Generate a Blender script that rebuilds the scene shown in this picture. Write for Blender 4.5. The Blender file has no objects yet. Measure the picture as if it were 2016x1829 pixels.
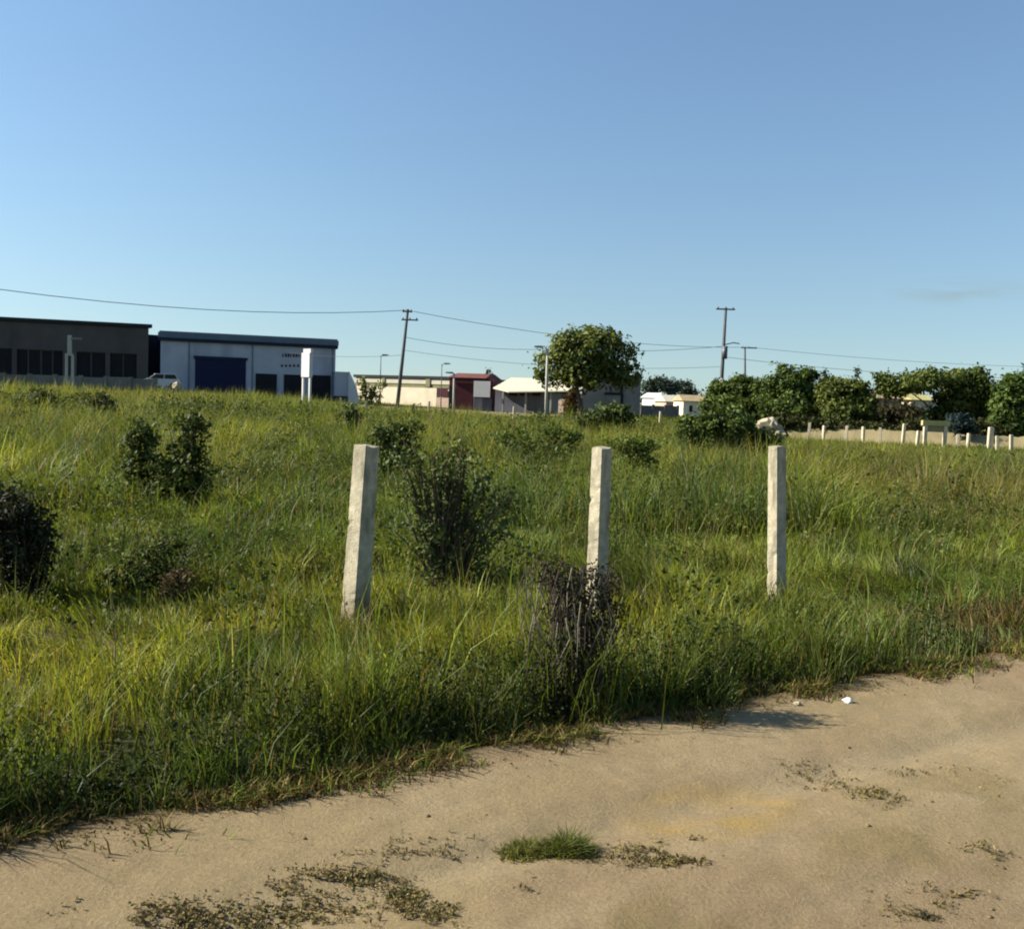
import bpy, bmesh, math, random
import numpy as np
from mathutils import Vector, Matrix

sc = bpy.context.scene
COL = sc.collection
rng = np.random.default_rng(7)
random.seed(7)

# ------------------------------------------------------------------ camera
CAM_H = 1.9
F = 1900.0                      # focal length in pixels of a 2016 px wide picture
PITCH, ROLL = math.atan(129.5 / F), math.radians(2.0)
fw = Vector((0, math.cos(PITCH), -math.sin(PITCH)))
r0 = Vector((1, 0, 0))
u0 = Vector((0, math.sin(PITCH), math.cos(PITCH)))
rt = r0 * math.cos(ROLL) + u0 * math.sin(ROLL)
up = u0 * math.cos(ROLL) - r0 * math.sin(ROLL)
cam_d = bpy.data.cameras.new('camera')
cam = bpy.data.objects.new('camera', cam_d)
COL.objects.link(cam)
cam.matrix_world = Matrix((
    (rt.x, up.x, -fw.x, 0), (rt.y, up.y, -fw.y, 0), (rt.z, up.z, -fw.z, CAM_H), (0, 0, 0, 1)))
cam_d.sensor_fit = 'HORIZONTAL'
cam_d.sensor_width = 36
cam_d.lens = F / 2016 * 36
cam_d.clip_start = 0.05
cam_d.clip_end = 6000
sc.camera = cam

# ------------------------------------------------------------------ sky, sun, exposure
SUN_EL = math.radians(32)
SUN_DIR = Vector((-1.0, 0.10, 0)).normalized()          # towards the sun
world = bpy.data.worlds.new('World')
sc.world = world
world.use_nodes = True
wn = world.node_tree.nodes
wl = world.node_tree.links
sky = wn.new('ShaderNodeTexSky')
sky.sky_type = 'NISHITA'
sky.sun_disc = False
sky.sun_elevation = SUN_EL
sky.sun_rotation = math.atan2(SUN_DIR.x, SUN_DIR.y)
sky.altitude = 20
sky.air_density = 1.35
sky.dust_density = 0.4
sky.ozone_density = 5.0
stc = wn.new('ShaderNodeTexCoord')           # softer gradient towards the horizon, the same all round
smu = wn.new('ShaderNodeVectorMath'); smu.operation = 'MULTIPLY_ADD'
smu.inputs[1].default_value = (1, 1, 0.80); smu.inputs[2].default_value = (0, 0, 0.066)
wl.new(stc.outputs['Generated'], smu.inputs[0]); wl.new(smu.outputs[0], sky.inputs[0])
bg = wn['Background']
bg.inputs['Strength'].default_value = 0.06
wl.new(sky.outputs[0], bg.inputs['Color'])
sun_d = bpy.data.lights.new('sun', 'SUN')
sun_d.energy = 5.0
sun_d.angle = math.radians(0.5)
sun_d.color = (1.0, 0.93, 0.80)
sun = bpy.data.objects.new('sun', sun_d)
COL.objects.link(sun)
sd = Vector((SUN_DIR.x * math.cos(SUN_EL), SUN_DIR.y * math.cos(SUN_EL), math.sin(SUN_EL)))
sun.rotation_euler = sd.to_track_quat('Z', 'Y').to_euler()
sun.location = (-30, 10, 40)
vs = sc.view_settings
vs.view_transform = 'Standard'
vs.look = 'None'
vs.exposure = 1.28
vs.gamma = 1.0
vs.use_curve_mapping = False
sc.cycles.max_bounces = 8
sc.cycles.diffuse_bounces = 3
sc.cycles.transparent_max_bounces = 6
sc.cycles.filter_width = 2.0

# two faint smears of low cloud to the right
cdir = (fw + rt * ((1900 - 1008) / F) - up * ((573 - 914.5) / F)).normalized()
cv = wn.new('ShaderNodeVectorMath'); cv.operation = 'SUBTRACT'; cv.inputs[1].default_value = cdir
wl.new(stc.outputs['Generated'], cv.inputs[0])
cs = wn.new('ShaderNodeVectorMath'); cs.operation = 'MULTIPLY'; cs.inputs[1].default_value = (1, 1, 5.0)
wl.new(cv.outputs[0], cs.inputs[0])
cl = wn.new('ShaderNodeVectorMath'); cl.operation = 'LENGTH'; wl.new(cs.outputs[0], cl.inputs[0])
cm = wn.new('ShaderNodeMapRange'); cm.inputs['From Min'].default_value = 0.075; cm.inputs['From Max'].default_value = 0.01
wl.new(cl.outputs['Value'], cm.inputs['Value'])
cn = wn.new('ShaderNodeTexNoise'); cn.inputs['Scale'].default_value = 14; cn.inputs['Detail'].default_value = 5
wl.new(cs.outputs[0], cn.inputs['Vector'])
cr = wn.new('ShaderNodeMapRange'); cr.inputs['From Min'].default_value = 0.42; cr.inputs['From Max'].default_value = 0.65
wl.new(cn.outputs['Fac'], cr.inputs['Value'])
cf = wn.new('ShaderNodeMath'); cf.operation = 'MULTIPLY'; wl.new(cm.outputs[0], cf.inputs[0]); wl.new(cr.outputs[0], cf.inputs[1])
cx = wn.new('ShaderNodeMix'); cx.data_type = 'RGBA'; cx.blend_type = 'MULTIPLY'
cx.inputs[7].default_value = (0.96, 0.86, 0.76, 1)
wl.new(cf.outputs[0], cx.inputs[0]); wl.new(sky.outputs[0], cx.inputs[6]); wl.new(cx.outputs[2], bg.inputs['Color'])

# ------------------------------------------------------------------ helpers
def ray(u, v):
    x, y = (u - 1008) / F, -(v - 914.5) / F
    return fw + rt * x + up * y

def at(u, v, Y):
    """World point seen at picture point (u, v), Y metres ahead."""
    d = ray(u, v)
    return Vector((0, 0, CAM_H)) + d * (Y / d.y)

def on_ground(u, v):
    d = ray(u, v)
    p = Vector((0, 0, CAM_H)) + d * (-CAM_H / d.z)
    return p

def _h(xi, yi, seed):
    h = (xi * 374761393 + yi * 668265263 + seed * 144269504) & 0xffffffff
    h = ((h ^ (h >> 13)) * 1274126177) & 0xffffffff
    h = h ^ (h >> 16)
    return (h & 0xffffff) / float(0xffffff)

def vnoise(x, y, seed=0):
    x = np.asarray(x, float); y = np.asarray(y, float)
    xf, yf = np.floor(x), np.floor(y)
    xi, yi = xf.astype(np.int64), yf.astype(np.int64)
    fx, fy = x - xf, y - yf
    fx = fx * fx * (3 - 2 * fx); fy = fy * fy * (3 - 2 * fy)
    a = _h(xi, yi, seed); b = _h(xi + 1, yi, seed)
    c = _h(xi, yi + 1, seed); d = _h(xi + 1, yi + 1, seed)
    return (a * (1 - fx) + b * fx) * (1 - fy) + (c * (1 - fx) + d * fx) * fy

def fbm(x, y, seed=0, octs=4):
    s = 0; a = 0.5; t = 0
    for k in range(octs):
        s = s + a * vnoise(np.asarray(x) * 2 ** k, np.asarray(y) * 2 ** k, seed + k * 17)
        t += a; a *= 0.5
    return s / t

def sstep(a, b, x):
    t = np.clip((np.asarray(x, float) - a) / (b - a), 0, 1)
    return t * t * (3 - 2 * t)

# road frame: t along the road, s across it (s > 0 is on the road, towards the camera)
RDX, RDY = 0.850, 0.527
def road_s(x, y):
    return x * RDY - (y - 5.12) * RDX
def road_t(x, y):
    return x * RDX + (y - 5.12) * RDY
def edge_wobble(t):
    return (fbm(t * 0.55, t * 0 + 3.3, 5, 3) - 0.5) * 0.45 + (fbm(t * 3.1, t * 0 + 9.1, 6, 2) - 0.5) * 0.16

def terrain(x, y):
    x = np.asarray(x, float); y = np.asarray(y, float)
    far = sstep(18, 92, y)
    z = far * (0.35 + 1.05 * sstep(0, -42, x) - 0.35 * sstep(14, 40, x))
    z = z + (fbm(x * 0.25, y * 0.25, 3, 3) - 0.5) * 0.22 * sstep(0.3, 3.0, -road_s(x, y))
    return z

def tz(x, y):
    return float(terrain(x, y))

def tag(o, label=None, cat=None, group=None, kind=None):
    if label: o['label'] = label
    if cat: o['category'] = cat
    if group: o['group'] = group
    if kind: o['kind'] = kind
    return o

def thing(name, label, cat, loc=(0, 0, 0), rz=0, group=None):
    o = bpy.data.objects.new(name, None)
    o.empty_display_size = 0.2
    COL.objects.link(o)
    o.location = loc
    o.rotation_euler = (0, 0, rz)
    return tag(o, label, cat, group)

def link_mesh(name, me, mat, parent=None):
    o = bpy.data.objects.new(name, me)
    COL.objects.link(o)
    if mat is not None:
        me.materials.append(mat)
    if parent is not None:
        o.parent = parent
    return o

class MB:
    """collects simple solids and links them as ONE mesh object"""
    def __init__(s):
        s.v = []; s.f = []
    def hexa(s, p):
        n = len(s.v); s.v += [tuple(q) for q in p]
        s.f += [tuple(n + i for i in f) for f in
                ((0, 3, 2, 1), (4, 5, 6, 7), (0, 1, 5, 4), (1, 2, 6, 5), (2, 3, 7, 6), (3, 0, 4, 7))]
        return s
    def box(s, x0, x1, y0, y1, z0, z1):
        return s.hexa([(x0, y0, z0), (x1, y0, z0), (x1, y1, z0), (x0, y1, z0),
                       (x0, y0, z1), (x1, y0, z1), (x1, y1, z1), (x0, y1, z1)])
    def prism(s, poly, y0, y1):
        """poly in x,z, run from y0 to y1"""
        n = len(s.v); k = len(poly)
        s.v += [(x, y0, z) for x, z in poly] + [(x, y1, z) for x, z in poly]
        s.f.append(tuple(n + i for i in range(k)))
        s.f.append(tuple(n + k + i for i in reversed(range(k))))
        for i in range(k):
            j = (i + 1) % k
            s.f.append((n + j, n + i, n + k + i, n + k + j))
        return s
    def tube(s, pts, rad, seg=8):
        pts = [Vector(p) for p in pts]
        if not isinstance(rad, (list, tuple)):
            rad = [rad] * len(pts)
        n0 = len(s.v)
        for i, p in enumerate(pts):
            a = pts[max(0, i - 1)]; b = pts[min(len(pts) - 1, i + 1)]
            d = (b - a).normalized()
            q = Vector((0, 0, 1)) if abs(d.z) < 0.9 else Vector((1, 0, 0))
            e1 = d.cross(q).normalized(); e2 = d.cross(e1)
            for k in range(seg):
                an = 2 * math.pi * k / seg
                s.v.append(tuple(p + (e1 * math.cos(an) + e2 * math.sin(an)) * rad[i]))
        for i in range(len(pts) - 1):
            for k in range(seg):
                a = n0 + i * seg + k; b = n0 + i * seg + (k + 1) % seg
                s.f.append((a, b, b + seg, a + seg))
        s.f.append(tuple(n0 + k for k in reversed(range(seg))))
        m = n0 + (len(pts) - 1) * seg
        s.f.append(tuple(m + k for k in range(seg)))
        return s
    def build(s, name, mat, parent=None, smooth=False, bevel=0):
        me = bpy.data.meshes.new(name)
        me.from_pydata(s.v, [], s.f)
        bm = bmesh.new(); bm.from_mesh(me)
        if bevel:
            bmesh.ops.bevel(bm, geom=bm.edges[:], offset=bevel, segments=2, affect='EDGES')
        bmesh.ops.recalc_face_normals(bm, faces=bm.faces)
        bm.to_mesh(me); bm.free()
        if smooth:
            me.shade_smooth()
        return link_mesh(name, me, mat, parent)

def tri_mesh(name, V, T, C, mat, parent=None):
    """fast mesh from numpy vertices, triangles and per-vertex colour"""
    me = bpy.data.meshes.new(name)
    me.vertices.add(len(V)); me.vertices.foreach_set('co', np.ascontiguousarray(V, np.float32).ravel())
    me.loops.add(T.size); me.loops.foreach_set('vertex_index', np.ascontiguousarray(T, np.int32).ravel())
    me.polygons.add(len(T)); me.polygons.foreach_set('loop_start', np.arange(0, T.size, 3, dtype=np.int32))
    at_ = me.color_attributes.new('Col', 'FLOAT_COLOR', 'POINT')
    c4 = np.ones((len(V), 4), np.float32); c4[:, :3] = C
    at_.data.foreach_set('color', c4.ravel())
    me.update(calc_edges=True)
    return link_mesh(name, me, mat, parent)

# ------------------------------------------------------------------ materials
def new_mat(name):
    m = bpy.data.materials.new(name); m.use_nodes = True
    nt = m.node_tree
    b = nt.nodes['Principled BSDF']
    b.inputs['Specular IOR Level'].default_value = 0.15
    return m, nt, b

def plain(name, c, rough=0.75, var=0.25, scale=3.0, bump=0.0, metal=0.0, stain=None, stain_amt=0.4, stain_scale=1.2, splash=0):
    """base colour with fine mottling, optional stains with a shape of their own"""
    m, nt, b = new_mat(name)
    N, L = nt.nodes, nt.links
    tc = N.new('ShaderNodeTexCoord')
    no = N.new('ShaderNodeTexNoise'); no.inputs['Scale'].default_value = scale
    no.inputs['Detail'].default_value = 8; no.inputs['Roughness'].default_value = 0.65
    L.new(tc.outputs['Object'], no.inputs['Vector'])
    mp = N.new('ShaderNodeMapRange')
    mp.inputs['From Min'].default_value = 0.3; mp.inputs['From Max'].default_value = 0.7
    mp.inputs['To Min'].default_value = 1 - var; mp.inputs['To Max'].default_value = 1 + var
    L.new(no.outputs['Fac'], mp.inputs['Value'])
    mx = N.new('ShaderNodeMix'); mx.data_type = 'RGBA'; mx.blend_type = 'MULTIPLY'
    mx.inputs[0].default_value = 1.0
    mx.inputs[6].default_value = (*c, 1)
    L.new(mp.outputs[0], mx.inputs[7])
    out = mx.outputs[2]
    if stain:
        n2 = N.new('ShaderNodeTexNoise'); n2.inputs['Scale'].default_value = stain_scale
        n2.inputs['Detail'].default_value = 6
        sx = N.new('ShaderNodeMapping'); sx.inputs['Scale'].default_value = (1, 1, 0.25)
        L.new(tc.outputs['Object'], sx.inputs[0]); L.new(sx.outputs[0], n2.inputs['Vector'])
        r2 = N.new('ShaderNodeMapRange'); r2.inputs['From Min'].default_value = 0.5
        r2.inputs['From Max'].default_value = 0.72; r2.inputs['To Max'].default_value = stain_amt
        L.new(n2.outputs['Fac'], r2.inputs['Value'])
        m2 = N.new('ShaderNodeMix'); m2.data_type = 'RGBA'
        L.new(r2.outputs[0], m2.inputs[0]); L.new(out, m2.inputs[6]); m2.inputs[7].default_value = (*stain, 1)
        out = m2.outputs[2]
    if splash:                                        # earth splashed up from the ground
        sp = N.new('ShaderNodeSeparateXYZ'); L.new(tc.outputs['Object'], sp.inputs[0])
        sm = N.new('ShaderNodeMath'); sm.operation = 'MULTIPLY_ADD'; sm.inputs[1].default_value = -0.45
        L.new(no.outputs['Fac'], sm.inputs[0]); L.new(sp.outputs['Z'], sm.inputs[2])
        sr = N.new('ShaderNodeMapRange'); sr.inputs['From Min'].default_value = splash; sr.inputs['From Max'].default_value = -0.05
        sr.inputs['To Max'].default_value = 0.8; L.new(sm.outputs[0], sr.inputs['Value'])
        m4 = N.new('ShaderNodeMix'); m4.data_type = 'RGBA'; m4.inputs[7].default_value = (0.13, 0.10, 0.055, 1)
        L.new(sr.outputs[0], m4.inputs[0]); L.new(out, m4.inputs[6]); out = m4.outputs[2]
    L.new(out, b.inputs['Base Color'])
    b.inputs['Roughness'].default_value = rough
    b.inputs['Metallic'].default_value = metal
    if bump:
        bp = N.new('ShaderNodeBump'); bp.inputs['Strength'].default_value = bump
        bp.inputs['Distance'].default_value = 0.02
        nb = N.new('ShaderNodeTexNoise'); nb.inputs['Scale'].default_value = scale * 9
        nb.inputs['Detail'].default_value = 6
        L.new(tc.outputs['Object'], nb.inputs['Vector'])
        L.new(nb.outputs['Fac'], bp.inputs['Height']); L.new(bp.outputs[0], b.inputs['Normal'])
    return m

def leafy(name, trans=0.4, rough=0.5, spec=0.25):
    """leaf and blade material: vertex colour from the mesh, light shines through"""
    m, nt, b = new_mat(name)
    N, L = nt.nodes, nt.links
    a = N.new('ShaderNodeAttribute'); a.attribute_name = 'Col'
    L.new(a.outputs['Color'], b.inputs['Base Color'])
    b.inputs['Roughness'].default_value = rough
    b.inputs['Specular IOR Level'].default_value = spec
    t = N.new('ShaderNodeBsdfTranslucent')
    g = N.new('ShaderNodeMix'); g.data_type = 'RGBA'; g.blend_type = 'MULTIPLY'; g.inputs[0].default_value = 1
    g.inputs[7].default_value = (1.15, 1.1, 0.6, 1)
    L.new(a.outputs['Color'], g.inputs[6]); L.new(g.outputs[2], t.inputs['Color'])
    mx = N.new('ShaderNodeMixShader'); mx.inputs[0].default_value = trans
    L.new(b.outputs[0], mx.inputs[1]); L.new(t.outputs[0], mx.inputs[2])
    L.new(mx.outputs[0], N['Material Output'].inputs['Surface'])
    return m

M_BLADE = leafy('grass_blade', 0.42, 0.55, 0.25)
M_LEAF = leafy('tree_leaf', 0.3, 0.6, 0.15)
M_BUSH = leafy('bush_leaf', 0.25, 0.6, 0.12)
M_DRY = leafy('dry_plant', 0.15, 0.8, 0.1)
M_BARK = plain('bark', (0.09, 0.065, 0.045), 0.9, 0.4, 6, 0.6)
M_CONC = plain('old_concrete', (0.43, 0.385, 0.275), 0.9, 0.28, 14, 0.9, stain=(0.12, 0.108, 0.075), stain_amt=0.85, stain_scale=9, splash=0.35)
M_POLE = plain('pole_concrete', (0.085, 0.09, 0.09), 0.85, 0.15, 4)
M_LAMPPOLE = plain('pale_pole', (0.34, 0.33, 0.28), 0.8, 0.12, 4)
M_POSTFAR = plain('limewashed_post', (0.46, 0.40, 0.28), 0.9, 0.2, 5)
M_METAL = plain('dark_steel', (0.10, 0.11, 0.12), 0.5, 0.2, 5, metal=0.3)
M_WIRE = plain('cable_black', (0.03, 0.032, 0.035), 0.6, 0.1, 5)
M_GLASSINS = plain('insulator', (0.20, 0.10, 0.06), 0.3, 0.1, 5)
M_CHARC = plain('charcoal_cladding', (0.078, 0.070, 0.062), 0.8, 0.15, 0.6, stain=(0.03, 0.03, 0.03), stain_amt=0.4, stain_scale=0.5)
M_CHARTOP = plain('black_parapet', (0.018, 0.022, 0.024), 0.6, 0.15, 1)
M_DARKIN = plain('dark_interior', (0.012, 0.012, 0.014), 0.7, 0.3, 1)
M_DGLASS = plain('dark_glass', (0.012, 0.014, 0.017), 0.12, 0.2, 1)
M_NAVY = plain('navy_paint', (0.006, 0.010, 0.042), 0.5, 0.15, 0.8)
M_NAVYDK = plain('navy_trim', (0.008, 0.014, 0.035), 0.55, 0.15, 0.8)
M_SLATE = plain('slate_roof_metal', (0.105, 0.14, 0.175), 0.5, 0.12, 0.7, stain=(0.08, 0.10, 0.13), stain_amt=0.5, stain_scale=0.6)
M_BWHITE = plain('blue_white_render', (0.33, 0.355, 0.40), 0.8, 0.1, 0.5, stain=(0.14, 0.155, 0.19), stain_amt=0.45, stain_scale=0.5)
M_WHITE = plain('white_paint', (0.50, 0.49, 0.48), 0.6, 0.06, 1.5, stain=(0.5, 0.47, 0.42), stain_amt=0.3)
M_CREAM = plain('cream_render', (0.66, 0.575, 0.42), 0.85, 0.1, 0.7, stain=(0.42, 0.36, 0.24), stain_amt=0.5, stain_scale=0.7)
M_CREAMROOF = plain('pale_sheet_roof', (0.50, 0.465, 0.35), 0.6, 0.1, 0.6, stain=(0.45, 0.42, 0.32), stain_amt=0.4, stain_scale=0.6)
M_OLIVE = plain('weathered_band', (0.20, 0.19, 0.10), 0.9, 0.25, 1.0)
M_MAROON = plain('maroon_paint', (0.10, 0.022, 0.03), 0.65, 0.2, 0.8)
M_MAROOND = plain('maroon_dark', (0.055, 0.013, 0.018), 0.7, 0.2, 0.8)
M_TILE = plain('red_roof_tile', (0.13, 0.05, 0.04), 0.85, 0.3, 1.5)
M_PINK = plain('pink_render', (0.40, 0.30, 0.23), 0.85, 0.12, 0.8)
M_GREY = plain('bare_plaster', (0.19, 0.18, 0.16), 0.9, 0.2, 0.9, stain=(0.14, 0.13, 0.12), stain_amt=0.5, stain_scale=0.6)
M_GREYWALL = plain('block_wall', (0.15, 0.145, 0.13), 0.9, 0.22, 0.7, stain=(0.11, 0.11, 0.09), stain_amt=0.5, stain_scale=0.4)
M_SLATEWALL = plain('slate_grey_wall', (0.085, 0.085, 0.105), 0.8, 0.25, 0.6)  # dark grey is the wall's own colour
M_TANROOF = plain('tan_tile_roof', (0.30, 0.23, 0.135), 0.85, 0.2, 1.5)
M_TAN = plain('tan_render', (0.24, 0.19, 0.14), 0.85, 0.15, 0.8)
M_YBEAM = plain('yellowed_timber', (0.36, 0.32, 0.13), 0.8, 0.2, 4)
M_BLACK = plain('black_plastic', (0.01, 0.01, 0.011), 0.5, 0.1, 3)
M_RUBBER = plain('tyre_rubber', (0.015, 0.015, 0.015), 0.85, 0.1, 5)
M_STONE = plain('pale_rubble', (0.34, 0.295, 0.20), 0.95, 0.2, 6, 0.8, stain=(0.25, 0.22, 0.16), stain_amt=0.6, stain_scale=5)
M_PAPER = plain('white_litter', (0.70, 0.68, 0.65), 0.7, 0.05, 9)

def soil_mat():
    m, nt, b = new_mat('field_soil')
    N, L = nt.nodes, nt.links
    tc = N.new('ShaderNodeTexCoord')
    n1 = N.new('ShaderNodeTexNoise'); n1.inputs['Scale'].default_value = 0.35; n1.inputs['Detail'].default_value = 9
    n2 = N.new('ShaderNodeTexNoise'); n2.inputs['Scale'].default_value = 11; n2.inputs['Detail'].default_value = 6
    L.new(tc.outputs['Object'], n1.inputs['Vector']); L.new(tc.outputs['Object'], n2.inputs['Vector'])
    r = N.new('ShaderNodeValToRGB')
    r.color_ramp.elements[0].position = 0.35; r.color_ramp.elements[0].color = (0.035, 0.036, 0.011, 1)
    r.color_ramp.elements[1].position = 0.68; r.color_ramp.elements[1].color = (0.085, 0.070, 0.026, 1)
    L.new(n1.outputs['Fac'], r.inputs[0])
    mx = N.new('ShaderNodeMix'); mx.data_type = 'RGBA'; mx.blend_type = 'OVERLAY'; mx.inputs[0].default_value = 0.6
    L.new(r.outputs[0], mx.inputs[6]); L.new(n2.outputs['Fac'], mx.inputs[7])
    L.new(mx.outputs[2], b.inputs['Base Color'])
    b.inputs['Roughness'].default_value = 0.95
    bp = N.new('ShaderNodeBump'); bp.inputs['Distance'].default_value = 0.05
    L.new(n2.outputs['Fac'], bp.inputs['Height']); L.new(bp.outputs[0], b.inputs['Normal'])
    return m
M_SOIL = soil_mat()

def sand_mat():
    """sandy dirt: mottled, damp tracks, a yellow sand spill, darker litter soil along the grass"""
    m, nt, b = new_mat('sandy_dirt')
    N, L = nt.nodes, nt.links
    a = N.new('ShaderNodeAttribute'); a.attribute_name = 'Col'
    tc = N.new('ShaderNodeTexCoord')
    nf = N.new('ShaderNodeTexNoise'); nf.inputs['Scale'].default_value = 55; nf.inputs['Detail'].default_value = 10
    nf.inputs['Roughness'].default_value = 0.75
    L.new(tc.outputs['Object'], nf.inputs['Vector'])
    mp = N.new('ShaderNodeMapRange'); mp.inputs['From Min'].default_value = 0.3; mp.inputs['From Max'].default_value = 0.7
    mp.inputs['To Min'].default_value = 0.72; mp.inputs['To Max'].default_value = 1.24
    L.new(nf.outputs['Fac'], mp.inputs['Value'])
    mx = N.new('ShaderNodeMix'); mx.data_type = 'RGBA'; mx.blend_type = 'MULTIPLY'; mx.inputs[0].default_value = 1
    L.new(a.outputs['Color'], mx.inputs[6]); L.new(mp.outputs[0], mx.inputs[7])
    vo = N.new('ShaderNodeTexVoronoi'); vo.inputs['Scale'].default_value = 26
    L.new(tc.outputs['Object'], vo.inputs['Vector'])
    vr = N.new('ShaderNodeMapRange'); vr.inputs['From Min'].default_value = 0.06; vr.inputs['From Max'].default_value = 0.14
    vr.inputs['To Min'].default_value = 0.62; vr.inputs['To Max'].default_value = 1.0
    L.new(vo.outputs['Distance'], vr.inputs['Value'])
    m3 = N.new('ShaderNodeMix'); m3.data_type = 'RGBA'; m3.blend_type = 'MULTIPLY'; m3.inputs[0].default_value = 0.8
    L.new(mx.outputs[2], m3.inputs[6]); L.new(vr.outputs[0], m3.inputs[7])
    L.new(m3.outputs[2], b.inputs['Base Color'])
    b.inputs['Roughness'].default_value = 0.95
    b.inputs['Specular IOR Level'].default_value = 0.1
    bp = N.new('ShaderNodeBump'); bp.inputs['Distance'].default_value = 0.016; bp.inputs['Strength'].default_value = 0.85
    L.new(nf.outputs['Fac'], bp.inputs['Height']); L.new(bp.outputs[0], b.inputs['Normal'])
    return m
M_SAND = sand_mat()

# ------------------------------------------------------------------ ground, road
def grid_mesh(name, xs, ys, zfun, mat, cfun=None, wfun=None):
    X, Y = np.meshgrid(xs, ys)
    A, B = X.ravel(), Y.ravel()
    if wfun: WX, WY = wfun(A, B)
    else: WX, WY = A, B
    Z = zfun(A, B)
    V = np.stack([WX, WY, Z], 1)
    nx, ny = len(xs), len(ys)
    i = (np.arange(ny - 1)[:, None] * nx + np.arange(nx - 1)[None, :]).ravel()
    T = np.concatenate([np.stack([i, i + 1, i + nx + 1], 1), np.stack([i, i + nx + 1, i + nx], 1)])
    C = cfun(A, B) if cfun else np.full((len(V), 3), 0.3)
    o = tri_mesh(name, V, T, C, mat)
    o.data.shade_smooth()
    return o

def spaced(*segs):
    out = []
    for a, b, st in segs:
        out.append(np.arange(a, b, st))
    out.append(np.array([segs[-1][1]], float))
    return np.concatenate(out)

gx = spaced((-1500, -200, 100), (-200, -60, 7), (-60, 60, 1.5), (60, 200, 7), (200, 1500, 100))
gy = spaced((-300, -20, 20), (-20, 0, 2), (0, 60, 1.0), (60, 130, 2.5), (130, 400, 20), (400, 2500, 150))
ground = grid_mesh('ground', gx, gy, lambda x, y: terrain(x, y) - 0.02 - 0.10 * sstep(-0.3, 0.8, road_s(x, y)), M_SOIL)
tag(ground, 'dark olive soil of the open field under the grass', 'ground', kind='structure')

def road_world(t, s):
    return t * RDX + s * RDY, 5.12 + t * RDY - s * RDX

def road_z(t, s):
    e = s + edge_wobble(t)
    z = 0.012 + (fbm(t * 0.9, s * 1.6, 21, 4) - 0.5) * 0.036 + (fbm(t * 5, s * 7, 22, 3) - 0.5) * 0.018
    z = z + (fbm(t * 15, s * 15, 29, 3) - 0.5) * 0.011
    for c, w, d in ((1.05, 0.16, 0.035), (2.75, 0.18, 0.035)):
        z = z - d * np.exp(-((s - c - 0.12 * (fbm(t * 0.5, t * 0 + c, 24, 2) - 0.5)) / w) ** 2)
    z = z + 0.03 * np.exp(-((s - 1.75) / 0.35) ** 2)
    z = z - 0.14 * sstep(0.05, -0.55, e)
    return z

yp = on_ground(1400, 1600)                     # the yellow sand spill
YT, YS = road_t(yp.x, yp.y), road_s(yp.x, yp.y)
def road_c(t, s):
    e = s + edge_wobble(t)
    base = np.array([0.226, 0.172, 0.092])
    red = np.array([0.212, 0.156, 0.088])
    pale = np.array([0.252, 0.196, 0.112])
    litter = np.array([0.075, 0.048, 0.018])
    yel = np.array([0.275, 0.188, 0.060])
    n = sstep(0.35, 0.68, fbm(t * 0.7, s * 1.3, 31, 4))[:, None]
    n2 = sstep(0.45, 0.75, fbm(t * 1.6 + 7, s * 3.0, 33, 4))[:, None]
    c = base * (1 - n) + red * n
    c = c * (1 - 0.7 * n2) + pale * 0.7 * n2
    d = ((t - YT) / 0.50) ** 2 + ((s - YS) / 0.30) ** 2
    k = (np.clip(1.25 - d, 0, 1) * sstep(0.25, 0.55, fbm(t * 3, s * 3, 35, 3)))[:, None]
    c = c * (1 - 0.95 * k) + yel * 0.95 * k
    for cs_, w_ in ((1.05, .17), (2.75, .19)):         # packed wheel tracks, paler and smoother
        k = (np.exp(-((s - cs_ - 0.12 * (fbm(t * 0.5, t * 0 + cs_, 24, 2) - 0.5)) / w_) ** 2) * (.35 + .5 * fbm(t * 2, s * 6, 39, 3)))[:, None]
        c = c * (1 - .55 * k) + np.array([0.255, 0.205, 0.122]) * .55 * k
    wd = sstep(0.56, 0.72, fbm(t * 2.2, s * 2.8, 37, 4))[:, None] * sstep(1.1, 1.7, s)[:, None]
    c = c * (1 - 0.45 * wd) + np.array([0.15, 0.115, 0.046]) * 0.45 * wd
    l = (sstep(0.20, -0.15, e + 0.35 * (fbm(t * 4, s * 4, 36, 3) - 0.5)))[:, None]
    return c * (1 - l) + litter * l

rts = spaced((-25, -5, 0.4), (-5, 7, 0.03), (7, 20, 0.15), (20, 70, 1.0))
rss = spaced((-0.9, 4.4, 0.03), (4.4, 8.0, 0.25))
road = grid_mesh('dirt_road', rts, rss, road_z, M_SAND, road_c, road_world)
tag(road, 'sandy tan dirt road along the front of the field', 'road', kind='structure')

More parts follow.
